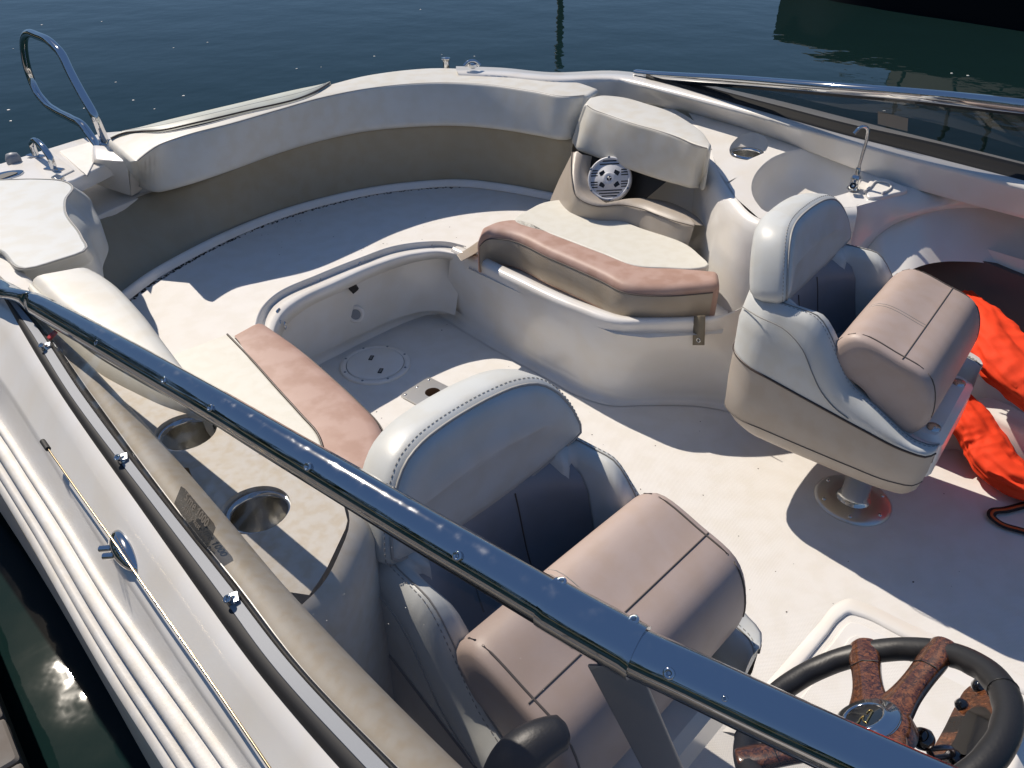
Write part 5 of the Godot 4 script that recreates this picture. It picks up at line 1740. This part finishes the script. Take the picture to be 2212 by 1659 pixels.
	var o0 := crvi(trc([[1560, 1580], [1660, 1470], [1770, 1345], [1808, 1303], [1835, 1293], [1870, 1303], [1960, 1345], [2110, 1415], [2260, 1485]], 0.001), 8)
	var oi := crvi(trc([[1600, 1590], [1690, 1488], [1785, 1375], [1815, 1338], [1835, 1326], [1862, 1332], [1945, 1372], [2090, 1440], [2240, 1512]], 0.004), 8)
	loft(st, [o0, mixc(o0, oi, 0.25, Vector3(0, 0.003, 0)), mixc(o0, oi, 0.4, Vector3(0, 0.0045, 0)), mixc(o0, oi, 0.75, Vector3(0, 0.0045, 0)), mixc(o0, oi, 0.95, Vector3(0, 0.003, 0)), shift(oi, Vector3(0, -0.003, 0))])
	put(st, "rim", M.gelcoat, T)
	st = ST()
	var lid2 := trc([[1650, 1560], [1720, 1478], [1800, 1385], [1824, 1352], [1838, 1342], [1860, 1347], [1950, 1390], [2100, 1462], [2250, 1535], [2250, 1800], [1650, 1800]], 0.007)
	pad(st, lid2, 0.008, 0.004)
	put(st, "lid", M.gelcoat, T)
	st = ST()
	var lp2 := trc([[1675, 1575], [1740, 1495], [1815, 1408], [1835, 1378], [1850, 1372], [1872, 1380], [1950, 1415], [2090, 1485], [2230, 1555], [2230, 1790], [1680, 1790]], 0.010)
	pad(st, lp2, 0.004, 0.002)
	put(st, "lid_pad", M.nonskid, T)

# ---------------------------------------------------------------- helm
func hit(px: float, py: float, o: Vector3, n: Vector3) -> Vector3:
	var d := ray(px, py)
	var c := Vector3(0, CAM_H, 0)
	return c + d * ((o - c).dot(n) / d.dot(n))
func helm() -> void:
	var c := P(1873, 1560, 0.70)
	var tilt := deg_to_rad(50.0)
	var n := Vector3(-cos(tilt), sin(tilt), 0)
	var T := thing("steering_wheel", "black leather steering wheel with burl wood spokes and chrome hub", "steering wheel", c)
	var e1 := Vector3(0, 0, 1)
	var e2 := Vector3(sin(tilt), cos(tilt), 0)
	var st := ST()
	var ring := []
	for k in 96:
		var a := TAU * k / 96
		ring.append(c + (e1 * cos(a) + e2 * sin(a)) * 0.176)
	# rim with finger swells on its inner side
	var rows := []
	for k in 97:
		var a := TAU * (k % 96) / 96
		var d := e1 * cos(a) + e2 * sin(a)
		var rr := []
		var sw := 0.0012 * sin(a * 22.0)
		for j in 16:
			var b := TAU * j / 16
			var rad := 0.0185
			var inn: float = max(0.0, -cos(b))
			rr.append(c + d * (0.176 + cos(b) * (rad + sw * inn)) + n * sin(b) * rad * 0.95)
		rows.append(rr)
	loft(st, rows, true)
	put(st, "rim", M.leather, T)
	for a in [0.95, 2.2, 3.6, 5.2]:
		st = ST()
		var d: Vector3 = e1 * cos(a) + e2 * sin(a)
		var tang: Vector3 = (-e1 * sin(a) + e2 * cos(a))
		var lk := []
		for j in 20: lk.append(c + d * (0.176 + cos(TAU * j / 20) * 0.0188) + n * sin(TAU * j / 20) * 0.018)
		tube(st, lk, 0.0009, 5, false, true)
		put(st, "rim_seam", M.black, T)
	# spokes
	var targets := [hit(1870, 1425, c, n), hit(2030, 1418, c, n)]
	var dirs := []
	for t in targets: dirs.append((t - c).normalized())
	dirs.append((hit(1700, 1620, c, n) - c).normalized())
	dirs.append((hit(1990, 1720, c, n) - c).normalized())
	for d in dirs:
		var w: Vector3 = n.cross(d)
		var l0 := []; var l1 := []; var l2 := []; var l3 := []
		for q in [[0.025, 0.042, -0.012], [0.05, 0.033, -0.010], [0.08, 0.025, -0.006], [0.12, 0.0225, 0.0], [0.155, 0.0245, 0.006], [0.181, 0.022, 0.011]]:
			var m: Vector3 = c + d * q[0] + n * q[2]
			l0.append(m - w * q[1] + n * 0.004); l1.append(m + w * q[1] + n * 0.004)
			l2.append(m + w * q[1] * 0.9 - n * 0.012); l3.append(m - w * q[1] * 0.9 - n * 0.012)
			# crown is added by the rounded corners
		st = ST()
		strip(st, [crvi(l0, 4), crvi(mixc(l0, l1, 0.5, n * 0.010), 4), crvi(l1, 4), crvi(l2, 4), crvi(l3, 4)], [0.008, 0.012, 0.008, 0.005, 0.005], 0.006)
		put(st, "spoke", M.burl, T)
		var sm: Vector3 = c + d * 0.132 + n * 0.0085
		seam([sm - w * 0.0225, sm + n * 0.0062, sm + w * 0.0225], T, M.black, 0.0009, "spoke_joint")
	st = ST()
	lathe(st, [[0.058, -0.02], [0.056, 0.0], [0.048, 0.008], [0.0, 0.010]], frame_at(c - n * 0.008, n), 48)
	put(st, "hub_body", M.burl, T)
	st = ST()
	lathe(st, [[0.047, 0.0], [0.047, 0.004], [0.044, 0.006], [0.034, 0.006], [0.031, 0.010], [0.027, 0.012], [0.025, 0.010]], frame_at(c, n), 56)
	var hub := put(st, "hub_ring", M.chrome, T)
	st = ST()
	lathe(st, [[0.025, 0.0105], [0.0, 0.0112]], frame_at(c, n), 40)
	put(st, "hub_badge", M.gloss_black, hub)
	st = ST()
	var R2 := []
	var o := hit(1864, 1551, c + n * 0.0118, n)
	for q in [[1846, 1566], [1853, 1561], [1860, 1550], [1866, 1545], [1864, 1556], [1870, 1560], [1876, 1552], [1882, 1541], [1885, 1535], [1879, 1534], [1872, 1541]]: R2.append(hit(q[0], q[1], c + n * 0.0118, n))
	tube(st, crv(R2, 50), 0.0009, 6)
	put(st, "hub_emblem", M.gold, hub)
	st = ST()
	tube(st, [c - n * 0.015, c - n * 0.06, c - n * 0.16], 0.026, 20)
	put(st, "column", M.black, T)
	# dash pod with burl fascia
	var dn := Vector3(-0.80, 0.60, 0.05).normalized()
	var dc := P(2088, 1565, 0.60)
	var D := thing("helm_dash", "glossy burl wood helm dash panel with black display beside the wheel", "dashboard", dc)
	var fo := []
	for q in [[2112, 1476], [2138, 1482], [2165, 1510], [2200, 1560], [2190, 1640], [2140, 1730], [1985, 1720], [2010, 1640], [2040, 1585], [2072, 1522], [2096, 1486]]: fo.append(hit(q[0], q[1], dc, dn))
	fo = crv(fo, 60, true)
	var cen := Vector3.ZERO
	for p in fo: cen += p
	cen /= fo.size()
	var ro := func(s: float, dep: float) -> Array:
		var r := []
		for p in fo: r.append(cen + (p - cen) * s + dn * dep)
		return r
	st = ST()
	loft(st, [ro.call(1.05, -0.12), ro.call(1.05, -0.006), ro.call(1.02, 0.0), ro.call(0.96, 0.003)], true)
	fan(st, ro.call(1.05, -0.12), 4)
	put(st, "pod_shell", M.gelcoat, D)
	st = ST()
	loft(st, [ro.call(0.97, 0.0), ro.call(0.96, 0.005), ro.call(0.92, 0.008)], true)
	fan(st, ro.call(0.92, 0.008), 3)
	put(st, "fascia", M.burl, D)
	st = ST()
	var ds := []
	for q in [[2098, 1530], [2118, 1526], [2140, 1540], [2142, 1580], [2120, 1625], [2080, 1630], [2060, 1615], [2075, 1570]]: ds.append(hit(q[0], q[1], dc + dn * 0.011, dn))
	ds = crv(ds, 40, true)
	fan(st, ds, 1)
	var dsb := []
	for p in ds: dsb.append(p - dn * 0.006)
	loft(st, [ds, dsb], true)
	put(st, "display", M.gloss_black, D)
	for q in [[2116, 1482, 0.012], [2078, 1524, 0.010], [2062, 1636, 0.010]]:
		st = ST()
		lathe(st, [[q[2], -0.01], [q[2], 0.004], [q[2] * 0.7, 0.009], [0.0, 0.011]], frame_at(hit(q[0], q[1], dc + dn * 0.01, dn), dn), 16)
		put(st, "knob", M.gloss_black, D)
	# key float hanging by the column
	var kc := P(1994, 1598, 0.66)
	st = ST()
	lathe(st, [[0.0, 0.016], [0.010, 0.014], [0.016, 0.006], [0.016, -0.002], [0.010, -0.012], [0.005, -0.016], [0.005, -0.04]], frame_at(kc, Vector3(-0.5, 0.8, 0.2)), 24)
	put(st, "ball_knob", M.gloss_black, D)
	st = ST()
	tube(st, crv([kc + Vector3(0.012, -0.02, -0.01), kc + Vector3(0.03, -0.005, -0.02), kc + Vector3(0.035, -0.03, -0.03), kc + Vector3(0.02, -0.045, -0.02)], 16), 0.004, 8)
	put(st, "bracket", M.dark_alu, D)
	# throttle lever
	var tc := P(1165, 1615, 0.72)
	var H := thing("throttle_lever", "black leather throttle grip beside the near helm chair, behind the glass", "throttle", tc)
	st = ST()
	var g := [P(1225, 1578, 0.74), P(1195, 1588, 0.74), P(1150, 1612, 0.735), P(1110, 1650, 0.72), P(1090, 1690, 0.70)]
	var gp := crv(g, 16)
	rows = []
	for i in 16:
		var t := i / 15.0
		var rad := 0.022 + 0.012 * sin(t * PI * 0.6)
		if i == 0: rad = 0.012
		var tg: Vector3 = (gp[min(i + 1, 15)] - gp[max(i - 1, 0)]).normalized()
		var x := Vector3.UP.cross(tg).normalized()
		var y := tg.cross(x)
		var rr := []
		for k in 16: rr.append(gp[i] + x * cos(TAU * k / 16) * rad + y * sin(TAU * k / 16) * rad * 0.8)
		rows.append(rr)
	loft(st, rows, true); fan(st, rows[0]); fan(st, rows[-1])
	put(st, "grip", M.leather, H)
	st = ST()
	tube(st, [P(1150, 1640, 0.70), P(1150, 1700, 0.55)], 0.012, 12)
	put(st, "lever_arm", M.steel, H)

# ---------------------------------------------------------------- loose gear
func crumple(st: SurfaceTool, path: Array, rads: Array, flat: float, seed_: int, amp: float) -> void:
	var fn := FastNoiseLite.new()
	fn.seed = seed_
	fn.frequency = 0.9
	fn.fractal_octaves = 1
	fn.noise_type = FastNoiseLite.TYPE_SIMPLEX
	var N := 90
	var c := crv(path, N)
	var rows := []
	for i in N:
		var t := i / float(N - 1) * (rads.size() - 1)
		var j := int(min(floor(t), rads.size() - 2))
		var rad: float = lerpf(rads[j], rads[j + 1], t - j)
		var tg: Vector3 = (c[min(i + 1, N - 1)] - c[max(i - 1, 0)]).normalized()
		var x := Vector3.UP.cross(tg).normalized()
		var y := tg.cross(x)
		var rr := []
		for k in 48:
			var a := TAU * k / 48
			var p: Vector3 = x * cos(a) * rad + y * sin(a) * rad * flat
			var q: Vector3 = c[i] + p
			var tt := i / float(N - 1)
			var ca := cos(a) * 1.3; var sa := sin(a) * 1.3
			var nz := absf(fn.get_noise_3d(ca, sa, tt * 1.1)) * 1.3 + 0.45 * absf(fn.get_noise_3d(ca * 1.7 + 5.0, sa * 1.7, tt * 5.0)) + 0.25 * absf(fn.get_noise_3d(ca * 0.6, sa * 0.6, tt * 9.0 + 3.0))
			var v: Vector3 = c[i] + p * (1.0 + amp * (0.35 - nz) * 2.4)
			v.y = max(v.y, 0.006)
			rr.append(v)
		rows.append(rr)
	loft(st, rows, true)
	fan(st, rows[0]); fan(st, rows[-1])
func gear() -> void:
	var T := thing("orange_bag", "crumpled bright orange waterproof bag slumped out of the console opening", "bag", P(2170, 960, 0.0))
	var st := ST()
	crumple(st, trc([[2085, 640, 0.46], [2118, 690, 0.45], [2160, 755, 0.43], [2205, 812, 0.40], [2270, 870, 0.36], [2360, 900, 0.32]]), [0.04, 0.075, 0.098, 0.10, 0.10, 0.08], 0.6, 4, 0.12)
	put(st, "upper_fold", M.orange, T)
	st = ST()
	crumple(st, trc([[2068, 862, 0.17], [2095, 905, 0.14], [2125, 955, 0.10], [2160, 1010, 0.07], [2195, 1035, 0.06], [2300, 1040, 0.06]]), [0.055, 0.078, 0.082, 0.08, 0.07, 0.07], 0.62, 14, 0.10)
	put(st, "lower_fold", M.orange, T)
	T = thing("strap", "black webbing strap with orange stripe looped on the cockpit floor", "strap", P(2150, 1115, 0.0))
	var sp := crv(trc([[2330, 1068, 0.012], [2212, 1091, 0.012], [2172, 1101, 0.012], [2145, 1105, 0.014], [2143, 1116, 0.016], [2157, 1128, 0.012], [2212, 1147, 0.010], [2330, 1180, 0.010]]), 70)
	for q in [["webbing", 0.013, 0.0, "webbing"], ["stripe", 0.004, 0.0022, "orange_stripe"]]:
		st = ST()
		var a := side(sp, q[1], q[2]); var b := side(sp, -q[1], q[2])
		strip(st, [a, b, shift(b, Vector3(0, -0.0018, 0)), shift(a, Vector3(0, -0.0018, 0))], [0, 0, 0, 0], 0.0)
		put(st, q[0], M[q[3]], T)
